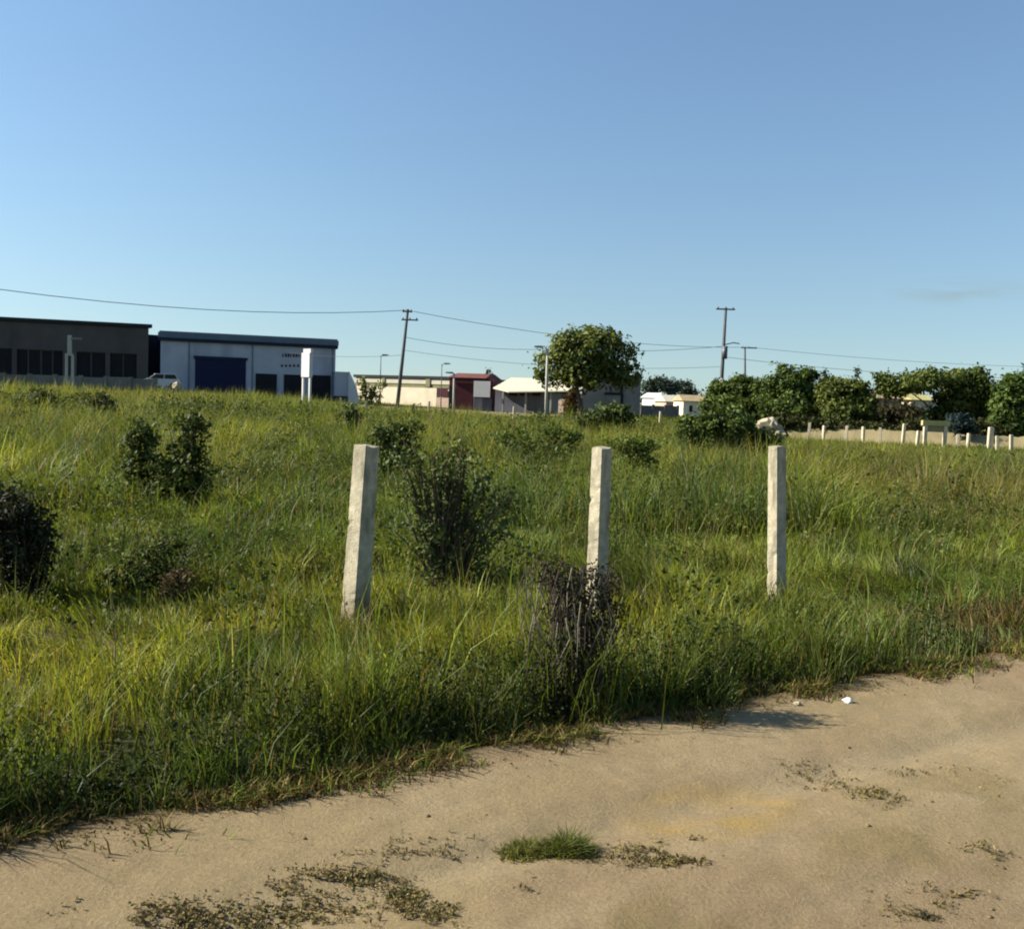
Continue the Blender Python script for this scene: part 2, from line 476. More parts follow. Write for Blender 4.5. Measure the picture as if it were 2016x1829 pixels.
# low bare earth bank along the far fence on the right
BK = [(at(1560, 868, 57).x, 57.5), (at(2150, 905, 52).x, 52.0)]
def bank():
    n = 60; V = []; C = []
    t = np.linspace(-0.02, 1.35, n)
    prof = [(-1.6, -0.1), (-0.9, 0.15), (0.0, 0.5), (0.9, 0.72), (2.2, 0.6), (4.0, -0.1)]
    for i in range(n):
        bx = BK[0][0] + (BK[1][0] - BK[0][0]) * t[i]; by = BK[0][1] + (BK[1][1] - BK[0][1]) * t[i]
        for o, z in prof:
            V.append((bx, by + o + (random.random() - .5) * .3, terrain(bx, by + o) + z * (0.92 + 0.16 * random.random())))
            k = random.random()
            C.append((0.20 + 0.06 * k, 0.165 + 0.05 * k, 0.085 + 0.03 * k))
    m = len(prof); T = []
    for i in range(n - 1):
        for j in range(m - 1):
            a = i * m + j
            T += [(a, a + m, a + m + 1), (a, a + m + 1, a + 1)]
    o = tri_mesh('earth_bank', np.array(V), np.array(T), np.array(C), M_SAND)
    o.data.shade_smooth()
    tag(o, 'pale bare earth bank behind the row of white posts', 'earth bank', kind='structure')
bank()

tx = np.linspace(-22, 12, 60); ty = np.linspace(78, 112, 40)
track = grid_mesh('dirt_track', tx, ty, lambda x, y: terrain(x, y) + 0.03 - 0.3 * sstep(0.6, 1.0, np.maximum(np.abs((x + 5) / 16), np.abs((y - 95) / 16.5))) + 0.05 * fbm(x, y, 11, 3), M_SAND,
                  lambda x, y: np.array([0.17, 0.14, 0.06]) + 0.08 * (fbm(x * .6, y * .4, 12, 3)[:, None] - .4))
tag(track, 'dusty bare ground in front of the cream and maroon buildings', 'track', kind='structure')

# ------------------------------------------------------------------ grass
def blades(x, y, z, h, w, lean_a, lean, face_a, col, segs=2):
    n = len(x)
    P = np.stack([x, y, z], 1)
    L = np.stack([np.cos(lean_a), np.sin(lean_a)], 1)
    Fd = np.stack([np.cos(face_a), np.sin(face_a)], 1)
    ts = [0.0, 0.55, 1.0] if segs == 2 else [0.0, 1.0]
    Vs = []
    for t in ts[:-1]:
        c = P.copy()
        c[:, 2] += h * t * (1 - 0.25 * lean * t)
        c[:, :2] += L * (h * lean * t * t)[:, None]
        ww = (w * (1 - 0.35 * t) * 0.5)[:, None]
        a = c.copy(); a[:, :2] -= Fd * ww
        b = c.copy(); b[:, :2] += Fd * ww
        Vs += [a, b]
    tip = P.copy(); tip[:, 2] += h * (1 - 0.25 * lean); tip[:, :2] += L * (h * lean)[:, None]
    Vs.append(tip)
    k = len(Vs)
    V = np.stack(Vs, 1).reshape(-1, 3)
    b0 = np.arange(n) * k
    if segs == 2:
        T = np.concatenate([np.stack([b0, b0 + 1, b0 + 3], 1), np.stack([b0, b0 + 3, b0 + 2], 1),
                            np.stack([b0 + 2, b0 + 3, b0 + 4], 1)])
    else:
        T = np.stack([b0, b0 + 1, b0 + 2], 1)
    C = np.repeat(col, k, 0)
    return V, T, C

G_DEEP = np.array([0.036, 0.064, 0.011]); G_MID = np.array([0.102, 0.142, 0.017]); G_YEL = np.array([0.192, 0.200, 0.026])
G_STRAW = np.array([0.225, 0.175, 0.062]); G_BROWN = np.array([0.095, 0.060, 0.020]); G_GREY = np.array([0.105, 0.125, 0.050])

def grass_colour(x, y, n, fresh=None):
    """species mix: fresh green, yellowed, straw and brown stems in patches; roadside strip darkened as painted shade"""
    a = fbm(x * 0.22, y * 0.16, 41, 4); b = fbm(x * 0.6 + 5, y * 0.4, 43, 4); g = fbm(x * 0.12, y * 0.09, 47, 3)
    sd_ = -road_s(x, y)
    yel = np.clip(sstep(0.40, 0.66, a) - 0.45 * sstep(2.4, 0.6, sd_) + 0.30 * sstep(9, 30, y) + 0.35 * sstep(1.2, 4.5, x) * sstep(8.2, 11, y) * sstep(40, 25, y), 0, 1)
    deep = np.clip(sstep(0.50, 0.66, b) + 0.75 * sstep(1.3, 0.4, sd_), 0, 1)  # deeper green by the road, also painting in the verge shade
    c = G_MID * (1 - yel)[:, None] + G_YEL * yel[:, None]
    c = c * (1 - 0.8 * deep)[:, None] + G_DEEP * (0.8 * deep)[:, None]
    tan = np.exp(-(((x - 9.8) / 3.2) ** 2 + ((y - 20) / 6.0) ** 2)) * (0.5 + fbm(x * .5, y * .4, 49, 3))
    r = rng.random(n) - 0.55 * np.clip(tan, 0, 1)
    ps = 0.02 + 0.18 * sstep(0.52, 0.70, g) * sstep(9, 14, y)
    st = r < ps
    c[st] = G_STRAW * (0.55 + 0.5 * rng.random((st.sum(), 1)))
    br = (r > 0.965)
    c[br] = G_BROWN
    gr = (r > 0.90) & (r < 0.965)
    c[gr] = G_GREY
    c = c * (0.72 + 0.56 * rng.random((n, 1)))
    return c

def in_view(x, y, m=1.5):
    return np.abs(x) < 0.56 * y + m

def clumped(nclump, per, y0, y1, spread, xm=1.5):
    """clump centres spread evenly over the view wedge, blades scattered round each"""
    k = int(nclump)
    u = rng.random(k)
    cy = np.sqrt(y0 ** 2 + u * (y1 ** 2 - y0 ** 2))
    cx = (rng.random(k) * 2 - 1) * (0.56 * cy + xm)
    per = int(per)
    ci = np.repeat(np.arange(k), per)
    off = rng.normal(0, 1, (k * per, 2)) * spread
    x = cx[ci] + off[:, 0]; y = cy[ci] + off[:, 1]
    return x, y, ci, off, cx, cy

DRYP = on_ground(1930, 1235)

def clump_tint(n):
    """each clump its own shade of its species"""
    k = np.exp(rng.normal(0, 0.30, n))
    t = np.stack([k * (1 + rng.normal(0, .07, n)), k, k * (1 + rng.normal(0, .10, n))], 1)
    return np.clip(t, .35, 1.8)

def make_near():
    Vs, Ts, Cs = [], [], []; nv = 0
    for (nc, per, sp, hmul) in ((3600, 38, 0.060, 0.9), (4800, 24, 0.10, 0.72), (3000, 24, 0.16, 0.48)):
        x, y, ci, off, cx, cy = clumped(nc, per, 2.6, 16, sp)
        ch = np.clip(np.exp(rng.normal(0, 0.32, len(cx))), .4, 1.7)
        ct = clump_tint(len(cx))
        lod = (vnoise(cx * 0.9, cy * 0.9, 58) > 0.70)              # flattened patches
        s = road_s(x, y) + edge_wobble(road_t(x, y)) + (fbm(x * 2.2, y * 2.2, 51, 3) - 0.5) * 0.4 - 0.15
        gap = sstep(0.22, 0.42, fbm(x * 1.3, y * 1.1, 59, 3))
        keep = (s < -0.02) & (rng.random(len(x)) < np.clip(0.35 - s * 4.0, 0, 1) * (0.25 + 0.75 * gap))
        x, y, ci, off, s = x[keep], y[keep], ci[keep], off[keep], s[keep]
        n = len(x)
        ramp = 0.25 + 0.75 * sstep(0.0, 0.38, -s)
        big = fbm(x * 0.55, y * 0.55, 53, 3)
        h = (0.22 + 0.46 * sstep(0.25, 0.75, big)) * (1 - 0.38 * sstep(0.3, 2.6, x)) * (1 - 0.2 * sstep(6, 9, y))
        h = h * hmul * ch[ci] * ramp * (0.5 + 0.65 * rng.random(n)) * (1 + 0.28 * np.exp(-((s + .45) / .3) ** 2))
        hide = (np.abs(x - 0.27) < .17) & (y < 5.95) & (y > 5.3)        # thin grass before the dead shrub
        h = np.where(hide, h * .45, h)
        far_k = np.clip((y - 4) / 12, 0, 1)
        w = (0.0045 + 0.0045 * rng.random(n)) * (1 + 1.5 * far_k)
        la = np.arctan2(off[:, 1], off[:, 0]) + rng.normal(0, 0.6, n)
        lean = np.clip(0.15 + rng.random(n) * 0.85 * (1 - 0.4 * ramp) + 0.5 * lod[ci] * rng.random(n), 0, 1.25)
        la = np.where(lod[ci], 0.4 + vnoise(cx[ci], cy[ci], 63) * 6 + rng.normal(0, .4, n), la)
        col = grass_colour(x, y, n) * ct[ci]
        drym = (rng.random(n) < 0.5 * sstep(0.22, 0.0, -s) + 0.02)
        drym |= rng.random(n) < 0.8 * np.exp(-(((x - DRYP.x) / .9) ** 2 + ((y - DRYP.y) / .8) ** 2))
        col[drym] = (G_BROWN * 0.9 + 0.45 * G_STRAW * rng.random((drym.sum(), 1)))
        V, T, C = blades(x, y, terrain(x, y) - 0.02, h, w, la, lean, rng.random(n) * math.pi, col, 2)
        Vs.append(V); Ts.append(T + nv); Cs.append(C); nv += len(V)
    # tall seeding stalks
    k = 4200
    u = rng.random(k); yy = np.sqrt(4 ** 2 + u * (22 ** 2 - 4 ** 2)); xx = (rng.random(k) * 2 - 1) * (0.56 * yy + 1)
    ok = (road_s(xx, yy) < -0.5) & (fbm(xx * 0.7, yy * 0.7, 57, 3) > 0.45)
    xx, yy = xx[ok], yy[ok]; n = len(xx)
    col = G_STRAW * (0.35 + 0.7 * rng.random((n, 1))); gm = rng.random(n) < 0.5
    col[gm] = G_MID * (0.8 + 0.8 * rng.random((gm.sum(), 1)))
    V, T, C = blades(xx, yy, terrain(xx, yy), 0.35 + 0.4 * rng.random(n), (0.005 + 0.004 * rng.random(n)) * (1 + yy / 22), rng.random(n) * 6.28,
                     0.05 + 0.45 * rng.random(n), rng.random(n) * 3.14, col, 2)
    Vs.append(V); Ts.append(T + nv); Cs.append(C); nv += len(V)
    o = tri_mesh('tall_grass', np.concatenate(Vs), np.concatenate(Ts), np.concatenate(Cs), M_BLADE)
    tag(o, 'tall green grass growing between the dirt road and the fence posts', 'grass', kind='stuff')
make_near()

def make_meadow():
    Vs, Ts, Cs = [], [], []; nv = 0
    for (nc, per, y0, y1, sp, hb, wb) in ((5200, 30, 14, 36, 0.14, 0.66, 0.016), (5200, 14, 14, 36, 0.3, 0.36, 0.018),
                                          (8500, 18, 34, 74, 0.26, 0.74, 0.034), (5000, 10, 34, 74, 0.6, 0.4, 0.04),
                                          (8500, 12, 72, 135, 0.5, 0.8, 0.07)):
        x, y, ci, off, cx, cy = clumped(nc, per, y0, y1, sp, 3)
        ch = np.clip(np.exp(rng.normal(0, 0.36, len(cx))), .35, 1.9)
        ch *= 0.55 + 0.75 * sstep(0.3, 0.7, fbm(cx * 0.28, cy * 0.2, 61, 3))
        ct = clump_tint(len(cx))
        ch *= 1 - 0.68 * sstep(4, 18, cx) * sstep(26, 44, cy)
        ch *= 1 - 0.85 * sstep(74, 80, cy) * sstep(-24, -15, cx) * sstep(13, 6, cx)
        n = len(x)
        h = hb * ch[ci] * (0.45 + 0.6 * rng.random(n))
        w = wb * (0.6 + 0.8 * rng.random(n))
        la = np.arctan2(off[:, 1], off[:, 0]) + rng.normal(0, 0.7, n)
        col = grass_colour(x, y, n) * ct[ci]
        V, T, C = blades(x, y, terrain(x, y) - 0.03, h, w, la, 0.1 + 0.8 * rng.random(n), rng.random(n) * math.pi, col, 2 if y0 < 30 else 1)
        Vs.append(V); Ts.append(T + nv); Cs.append(C); nv += len(V)
    o = tri_mesh('meadow_grass', np.concatenate(Vs), np.concatenate(Ts), np.concatenate(Cs), M_BLADE)
    tag(o, 'uneven yellow green meadow grass covering the field behind the posts', 'grass', kind='stuff')
make_meadow()

# ------------------------------------------------------------------ leaves
def leaf_quads(P, size, col, up_bias=0.3, aspect=0.55, out=None):
    n = len(P)
    a = rng.normal(0, 1, (n, 3)); a /= np.linalg.norm(a, axis=1)[:, None]
    nr = rng.normal(0, 1, (n, 3))
    if out is not None: nr = nr * 0.6 + out * 0.9
    nr[:, 2] += up_bias
    nr /= np.linalg.norm(nr, axis=1)[:, None]
    a -= nr * (a * nr).sum(1)[:, None]; a /= np.linalg.norm(a, axis=1)[:, None] + 1e-9
    b = np.cross(nr, a)
    s = (size * (0.6 + 0.8 * rng.random(n)))[:, None]
    v0 = P - a * s * 0.5; v2 = P + a * s * 0.5
    bend = nr * s * 0.10
    v1 = P + b * s * aspect * 0.5 - a * s * 0.08 + bend; v3 = P - b * s * aspect * 0.5 - a * s * 0.08 + bend
    V = np.stack([v0, v1, v2, v3], 1).reshape(-1, 3)
    i = np.arange(n) * 4
    T = np.concatenate([np.stack([i, i + 1, i + 2], 1), np.stack([i, i + 2, i + 3], 1)])
    return V, T, np.repeat(col, 4, 0)

def blob_leaves(blobs, n_clump, n_leaf, clump_r, leaf, c1, c2, up_bias=0.3, shell=0.55, ragged=0.15):
    """leaf clumps spread through each blob (cx,cy,cz,rx,ry,rz)"""
    Ps, Cs, Os = [], [], []
    vol = np.array([b[3] * b[4] * b[5] for b in blobs]) ** 0.75; vol /= vol.sum()
    for b, f in zip(blobs, vol):
        k = max(3, int(n_clump * f))
        d = rng.normal(0, 1, (k, 3)); d /= np.linalg.norm(d, axis=1)[:, None]
        r = (shell + (1 - shell) * rng.random(k)) ** 0.6 * np.where(rng.random(k) < ragged, 1.02 + .28 * rng.random(k), 1)
        cc = np.array(b[:3]) + d * r[:, None] * np.array(b[3:])
        tone = rng.random(k)
        for j in range(k):
            m = max(3, int(n_leaf * (0.5 + rng.random())))
            o = rng.normal(0, 0.5, (m, 3)) * clump_r * (0.7 + 0.6 * rng.random())
            o[:, 2] *= 0.75
            Ps.append(cc[j] + o)
            t = np.clip(tone[j] + rng.normal(0, 0.18, m), 0, 1)[:, None]
            Cs.append((np.array(c1) * (1 - t) + np.array(c2) * t) * (0.85 + 0.3 * rng.random((m, 1))))
            Os.append(np.repeat(d[j][None], m, 0))
    P = np.concatenate(Ps); C = np.concatenate(Cs); O = np.concatenate(Os)
    return leaf_quads(P, leaf, C, up_bias, out=O)

def limb_pts(a, b, wob, n=5):
    a, b = Vector(a), Vector(b)
    return [a.lerp(b, i / (n - 1)) + (Vector((random.uniform(-1, 1), random.uniform(-1, 1), 0)) * wob if 0 < i < n - 1 else Vector())
            for i in range(n)]

def tree(name, label, u, vb, D, blobs_px, c1, c2, leaf, n_clump, n_leaf, clump_r, trunk_r=0.14, base_dv=0, group=None, top_u=None,
         cat='tree', limbs=6, mat=None, ragged=.15, extra=0):
    """blobs_px: (u, v, ru, rv) in picture pixels at distance D; depth radius = mean of the two"""
    base = at(u, vb, D); z0 = tz(base.x, D)
    root = thing(name, label, cat, (base.x, D, z0), 0, group)
    k = D / F
    bl = []
    for bu, bv, ru, rv in blobs_px:
        p = at(bu, bv, D)
        dy = random.uniform(-0.35, 0.35) * ru * k
        bl.append((p.x - base.x, dy, p.z - z0, ru * k, 0.9 * ru * k, rv * k))
    for _ in range(extra):                            # smaller sprays round the crown's edge
        q = random.choice(bl[:len(blobs_px)]); an = random.uniform(-.3, 3.4)
        bl.append((q[0] + math.cos(an) * q[3] * 1.05, q[1] + random.uniform(-.5, .5) * q[4], q[2] + math.sin(an) * q[5] * 1.05, q[3] * .32, q[4] * .32, q[5] * .36))
    V, T, C = blob_leaves(bl, n_clump, n_leaf, clump_r, leaf, c1, c2, ragged=ragged)
    V[:, 2] = np.maximum(V[:, 2], 0.02)
    tri_mesh('crown', V, T, C, mat or M_LEAF, root)
    mb = MB()
    cen = Vector(np.mean(np.array([b[:3] for b in bl]), 0))
    fork = Vector((cen.x * 0.7, cen.y * 0.5, max(0.5, cen.z * 0.52)))
    if top_u is not None:
        q = at(top_u[0], top_u[1], D); fork = Vector((q.x - base.x, 0, q.z - z0))
    pts = limb_pts((0, 0, -0.15), fork, trunk_r * 0.5)
    mb.tube(pts, [trunk_r * (1.25 - 0.5 * i / 4) for i in range(5)], 8)
    for b in sorted(bl, key=lambda b: -b[3])[:limbs]:
        e = Vector(b[:3]) * 0.92 + fork * 0.08
        mb.tube(limb_pts(fork - Vector((0, 0, 0.1)), e, b[3] * 0.12), [trunk_r * (0.6 - 0.11 * i) for i in range(5)], 6)
    mb.build('trunk', M_BARK, root, smooth=True)
    return root

# ------------------------------------------------------------------ buildings
class Fac:
    """a building front set out between two picture points; parts in the front's own metres"""
    def __init__(s, name, label, cat, uL, DL, uR, DR, vref=780, group=None):
        a, b = at(uL, vref, DL), at(uR, vref, DR)
        s.o = Vector((a.x, a.y)); e = Vector((b.x, b.y)) - s.o
        s.L = e.length; s.t = e.normalized()
        s.z0 = min(tz(a.x, a.y), tz(b.x, b.y)) - 0.1
        s.root = thing(name, label, cat, (a.x, a.y, s.z0), math.atan2(e.y, e.x), group)
    def P(s, u, v):
        d = ray(u, v); c = Vector((d.x, d.y))
        det = c.x * -s.t.y + c.y * s.t.x
        k = (s.o.x * -s.t.y + s.o.y * s.t.x) / det
        p = c * k - s.o
        return p.dot(s.t), CAM_H + d.z * k - s.z0
    def rect(s, u1, v1, u2, v2):
        vm, um = (v1 + v2) / 2, (u1 + u2) / 2
        return s.P(u1, vm)[0], s.P(u2, vm)[0], s.P(um, v2)[1], s.P(um, v1)[1]
    def box(s, name, u1, v1, u2, v2, mat, y0=-0.05, y1=0.1, ground=False, parent=None):
        x0, x1, z0, z1 = s.rect(u1, v1, u2, v2)
        if ground: z0 = 0
        return MB().box(x0, x1, y0, y1, z0, z1).build(name, mat, parent or s.root)

# --- dark hall on the far left
A = Fac('dark_warehouse', 'long charcoal warehouse with black parapet and dark ground floor openings', 'warehouse', -120, 94, 291, 99)
zt = A.P(150, 639)[1]; zo = A.P(150, 692)[1]
SK = 8.6                                          # the plot narrows to the back
mb = MB(); mb.hexa([(0, .25, 0), (A.L, .25, 0), (A.L - SK, 22, 0), (0, 22, 0), (0, .25, zt), (A.L, .25, zt), (A.L - SK, 22, zt), (0, 22, zt)]); mb.build('wall', M_CHARC, A.root)
mb = MB(); mb.box(0, A.L, 0.0, 0.25, zo, zt - 0.02); mb.build('upper_cladding', M_CHARC, A.root)
mb = MB(); mb.hexa([(-.3, -.25, zt), (A.L + .4, -.25, zt), (A.L + .4 - SK, 22.2, zt), (-.3, 22.2, zt), (-.3, -.25, zt + .38), (A.L + .4, -.25, zt + .38), (A.L + .4 - SK, 22.2, zt + .38), (-.3, 22.2, zt + .38)]); mb.build('parapet', M_CHARTOP, A.root, bevel=0.03)
mb = MB(); mb.box(A.L - 1.1, A.L - 0.02, 0.0, 0.25, 0, zo); pil = mb.build('pillar', M_CHARC, A.root)
for pu in (-60, 28, 128, 146, 212):
    x = A.P(pu, 720)[0]
    MB().box(x - 0.22, x + 0.22, 0.0, 0.25, 0, zo).build('pillar', M_CHARC, A.root)
for (ua, ub) in ((-54, 25), (32, 78), (82, 124), (150, 208), (216, 268)):
    x0, x1 = A.P(ua, 720)[0], A.P(ub, 720)[0]
    w = MB().box(x0, x1, 0.2, 0.247, 0.15, zo - 0.08).build('window', M_DARKIN, A.root)
    xm = (x0 + x1) / 2
    MB().box(xm - 0.05, xm + 0.05, 0.15, 0.2, 0.15, zo - 0.08).build('mullion', M_CHARC, w)

# --- navy link between the two halls
B = Fac('link_building', 'narrow dark navy block between the charcoal and the white warehouse', 'building', 284, 103, 318, 104)
z1 = B.P(300, 663)[1]
MB().box(0, B.L, 0, 16, 0, z1).build('wall', M_NAVYDK, B.root)
MB().box(-0.05, B.L + 0.05, -0.12, 16.1, z1, z1 + 0.2).build('roof', M_CHARTOP, B.root)

# --- white and navy warehouse
W = Fac('white_warehouse', 'white warehouse with slate fascia and large navy roller door', 'warehouse', 313, 99, 661, 104)
zw = W.P(490, 676)[1]; zf = W.P(490, 664)[1]
x_in, x_out = 0.12, W.L - 0.12
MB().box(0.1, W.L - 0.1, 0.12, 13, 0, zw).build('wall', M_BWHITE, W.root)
fz0, fz1 = W.P(490, 679)[1], W.P(490, 673)[1]
MB().box(-0.1, W.L + 0.12, -0.2, 13.2, fz1 - 0.30, fz1 + 0.02).build('trim', M_NAVYDK, W.root)
mb = MB(); mb.box(-0.15, W.L + 0.18, -0.12, 13.1, fz1 + 0.02, zf + 0.08)
n = 58
for i in range(n):
    x = -0.1 + (W.L + 0.2) * (i + 0.5) / n
    mb.box(x - 0.07, x + 0.07, -0.17, -0.12, fz1 + 0.04, zf + 0.06)
mb.build('roof_fascia', M_SLATE, W.root)
MB().box(-0.05, W.L + 0.1, 0.4, 12.5, zf + 0.08, zf + 0.25).build('roof', M_SLATE, W.root)
x0, x1, za, zb = W.rect(384, 708, 484, 770)
d = MB().box(x0, x1, 0.03, 0.118, 0, zb); 
for i in range(16):
    z = zb * (i + 0.5) / 16
    d.box(x0 + 0.05, x1 - 0.05, 0.0, 0.03, z - 0.05, z + 0.05)
dr = d.build('roller_door', M_NAVY, W.root)
MB().box(x0 - 0.15, x1 + 0.15, -0.12, 0.116, zb, zb + 0.28).build('door_housing', M_NAVYDK, dr)
for (ua, ub, va) in ((503, 545, 736), (559, 600, 738), (613, 651, 739)):
    x0, x1, za, zb = W.rect(ua, va, ub, 775)
    w = MB().box(x0, x1, 0.04, 0.118, 0, zb).build('shopfront', M_DARKIN, W.root)
    fr = MB()
    for x in (x0, (x0 + x1) / 2 - .04, x1 - 0.08): fr.box(x, x + 0.08, 0.0, 0.04, 0.02, zb)
    fr.box(x0 + .08, x1 - .08, 0.0, 0.035, zb - 0.1, zb - .01)
    fr.build('frame', M_NAVYDK, w)
x0, x1, za, zb = W.rect(372, 757, 661, 782)
mb = MB(); xa, xb = W.P(384, 740)[0], W.P(484, 740)[0]
mb.box(W.P(330, 760)[0], xa - 0.02, 0.06, 0.117, 0, 0.75); mb.build('base_strip', M_NAVYDK, W.root)  # low dark strips along the foot of the wall
MB().box(xb + .02, W.P(502, 760)[0], 0.06, 0.117, 0, 0.75).build('base_strip', M_NAVYDK, W.root)
for i in range(9):                                # weathered lettering over the shop windows
    u = 556 + i * 5.2
    wd = 3.6 if i % 3 else 2.4
    W.box('lettering_block', u, 696.5, u + wd, 703, M_NAVY, 0.09, 0.119)
for i in range(5):
    u = 553 + i * 8
    W.box('lettering_block', u, 718, u + 4.2, 722.5, M_MAROOND, 0.09, 0.119)

for u in (372, 497, 655):                          # rain pipes
    x = W.P(u, 720)[0]
    MB().tube([(x, 0.04, 0.1), (x, 0.04, fz1 - 0.32)], 0.06, 6).build('rain_pipe', M_SLATE, W.root)

# --- low annex with bright gable end
X = Fac('annex_building', 'low grey annex with bright white end wall beside the white warehouse', 'building', 659, 103, 688, 103.5)
z1 = X.P(672, 732)[1]
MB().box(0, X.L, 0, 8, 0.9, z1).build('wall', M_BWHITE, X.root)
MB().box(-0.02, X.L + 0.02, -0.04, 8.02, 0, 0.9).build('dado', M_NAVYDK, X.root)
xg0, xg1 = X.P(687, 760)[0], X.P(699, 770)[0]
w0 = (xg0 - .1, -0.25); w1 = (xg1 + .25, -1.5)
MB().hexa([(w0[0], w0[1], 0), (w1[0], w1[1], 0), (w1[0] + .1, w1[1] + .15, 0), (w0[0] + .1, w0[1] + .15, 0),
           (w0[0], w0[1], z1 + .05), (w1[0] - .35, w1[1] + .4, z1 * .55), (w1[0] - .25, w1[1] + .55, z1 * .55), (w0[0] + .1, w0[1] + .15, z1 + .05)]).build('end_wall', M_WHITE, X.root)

# --- long cream building
E = Fac('cream_building', 'long low cream building with dark roof edge behind the leaning power pole', 'building', 697, 130, 884, 122)
zr = E.P(790, 741)[1]; zc1 = E.P(790, 747)[1]; zc2 = E.P(790, 755)[1]; zc3 = E.P(790, 762)[1]
MB().box(0, E.L, 0.3, 12, 0, zr - 0.25).build('wall', M_CREAM, E.root)
MB().box(-0.2, E.L + 0.2, 0.0, 12.2, zr - 0.25, zr + 0.1).build('roof', M_CHARTOP, E.root)
mb = MB().prism([(0, zc2), (E.L, zc2), (E.L, zc1), (0, zc1)], 0.12, 0.3); mb.build('upper_band', M_CREAMROOF, E.root)
MB().box(0, E.L, 0.2, 0.298, zc3, zc2 - .02).build('canopy_band', M_OLIVE, E.root)
MB().box(0, E.L * 0.87, 0.1, 0.296, 0, zc3 - 0.02).build('lower_wall', M_CREAM, E.root)
for (ua, ub) in ((712, 716), (752, 757), (838, 846)):
    E.box('pier', ua, 744, ub, 762, M_OLIVE, 0.02, 0.12)
x0, x1, za, zb = E.rect(862, 765, 881, 782)
op = MB().box(x0, x1, 0.05, 0.1, za, zb).build('shutter', M_MAROOND, E.root)
E.box('pink_wall', 858, 783, 883, 800, M_PINK, 0.03, 0.1, True)
for uu, vv in ((827, 775), (833, 777), (823, 769)):
    pass

# --- maroon building with sign
R = Fac('maroon_building', 'maroon shop front with red tiled roof next to a pale hanging sign', 'building', 883, 107, 969, 106)
zr = R.P(920, 744)[1]
MB().box(0, R.L, 0.2, 9, 0, zr).build('wall', M_MAROON, R.root)
x0, x1 = 0, R.L * 0.86
zt = R.P(920, 734)[1]
MB().hexa([(x0 - .2, -0.3, zr), (x1, -0.3, zr), (x1, 8, zr), (x0 - .2, 8, zr),
           (x0 + .3, 2.5, zt), (x1 - .1, 2.5, zt), (x1 - .1, 4.5, zt), (x0 + .3, 4.5, zt)]).build('roof', M_TILE, R.root)
mb = MB()
R.box('gate', 898, 757, 931, 792, M_MAROOND, 0.1, 0.19, True)
R.box('lintel', 894, 750, 933, 755, M_TILE, 0.0, 0.19)
R.box('shadow_opening', 883, 760, 891, 784, M_DARKIN, 0.15, 0.195, True)
sg = R.box('shop_sign', 933.5, 750.5, 966, 782, M_WHITE, -0.25, -0.12)
R.box('base_wall', 934, 784, 968, 797, M_SLATEWALL, 0.05, 0.19, True)
bx = R.P(933, 770)[0]
MB().tube([(bx + 0.1, -0.1, 0), (bx + 0.1, -0.1, R.P(933, 752)[1])], 0.06).build('sign_post', M_METAL, R.root)

# --- pale roofed building
H = Fac('shed_building', 'shed with wide pale sheet roof above a dark grey wall left of the tree', 'shed', 966, 104, 1150, 100)
ze = H.P(1040, 770)[1]; zt = H.P(1040, 742)[1]
MB().box(0, H.L, 1.2, 10, 0, ze + 0.3).build('wall', M_SLATEWALL, H.root)
xa = H.P(985, 765)[0]
V1 = [(0, 0.6, H.P(972, 763)[1]), (xa + 1.2, -0.6, ze - 0.1), (H.L, 0.0, H.P(1145, 768)[1]), (H.L, 5.5, zt), (0, 5.5, zt)]
mb = MB(); n0 = len(V1)
mb.v = [tuple(p) for p in V1] + [(p[0], p[1], p[2] - 0.12) for p in V1]
mb.f = [tuple(range(n0)), tuple(reversed(range(n0, 2 * n0)))] + [(i, n0 + i, n0 + (i + 1) % n0, (i + 1) % n0) for i in range(n0)]
mb.build('roof', M_CREAMROOF, H.root)
MB().hexa([(0, 5.5, zt - .12), (H.L, 5.5, zt - .12), (H.L, 10.5, ze), (0, 10.5, ze), (0, 5.5, zt), (H.L, 5.5, zt), (H.L, 10.5, ze + .12), (0, 10.5, ze + .12)]).build('rear_roof', M_CREAMROOF, H.root)
for (ua, ub) in ((994, 1010), (1016, 1032), (1040, 1056)):
    H.box('opening', ua, 772, ub, 779, M_DARKIN, 1.1, 1.19)
for u in (990, 1035, 1084):
    x = H.P(u, 780)[0]
    MB().box(x - 0.1, x + 0.1, 0.0, 0.2, 0, ze - 0.1).build('post', M_GREY, H.root)
H.box('blue_panel', 1080, 773, 1101, 806, M_SLATE, 0.9, 1.19, True)
# gabled wing of the shed, end turned to the field
x = H.P(1106, 800)[0]
MB().box(x - .28, x + .28, -0.3, 0.2, 0, H.P(1106, 786)[1]).build('gate_pillar', M_PINK, H.root)
tk = H.P(1029, 738); 
tank = thing('water_tank', 'small black water tank on the pale shed roof', 'water tank', tuple(H.root.matrix_basis @ Vector((tk[0], 5.0, zt - .06))))
mb = MB(); mb.tube([(0, 0, 0), (0, 0, 0.75)], [0.62, 0.55], 14); mb.build('tank_body', M_BLACK, tank)
MB().tube([(0, 0, 0.75), (0, 0, 0.9)], [0.6, 0.42], 14).build('lid', M_BLACK, tank)

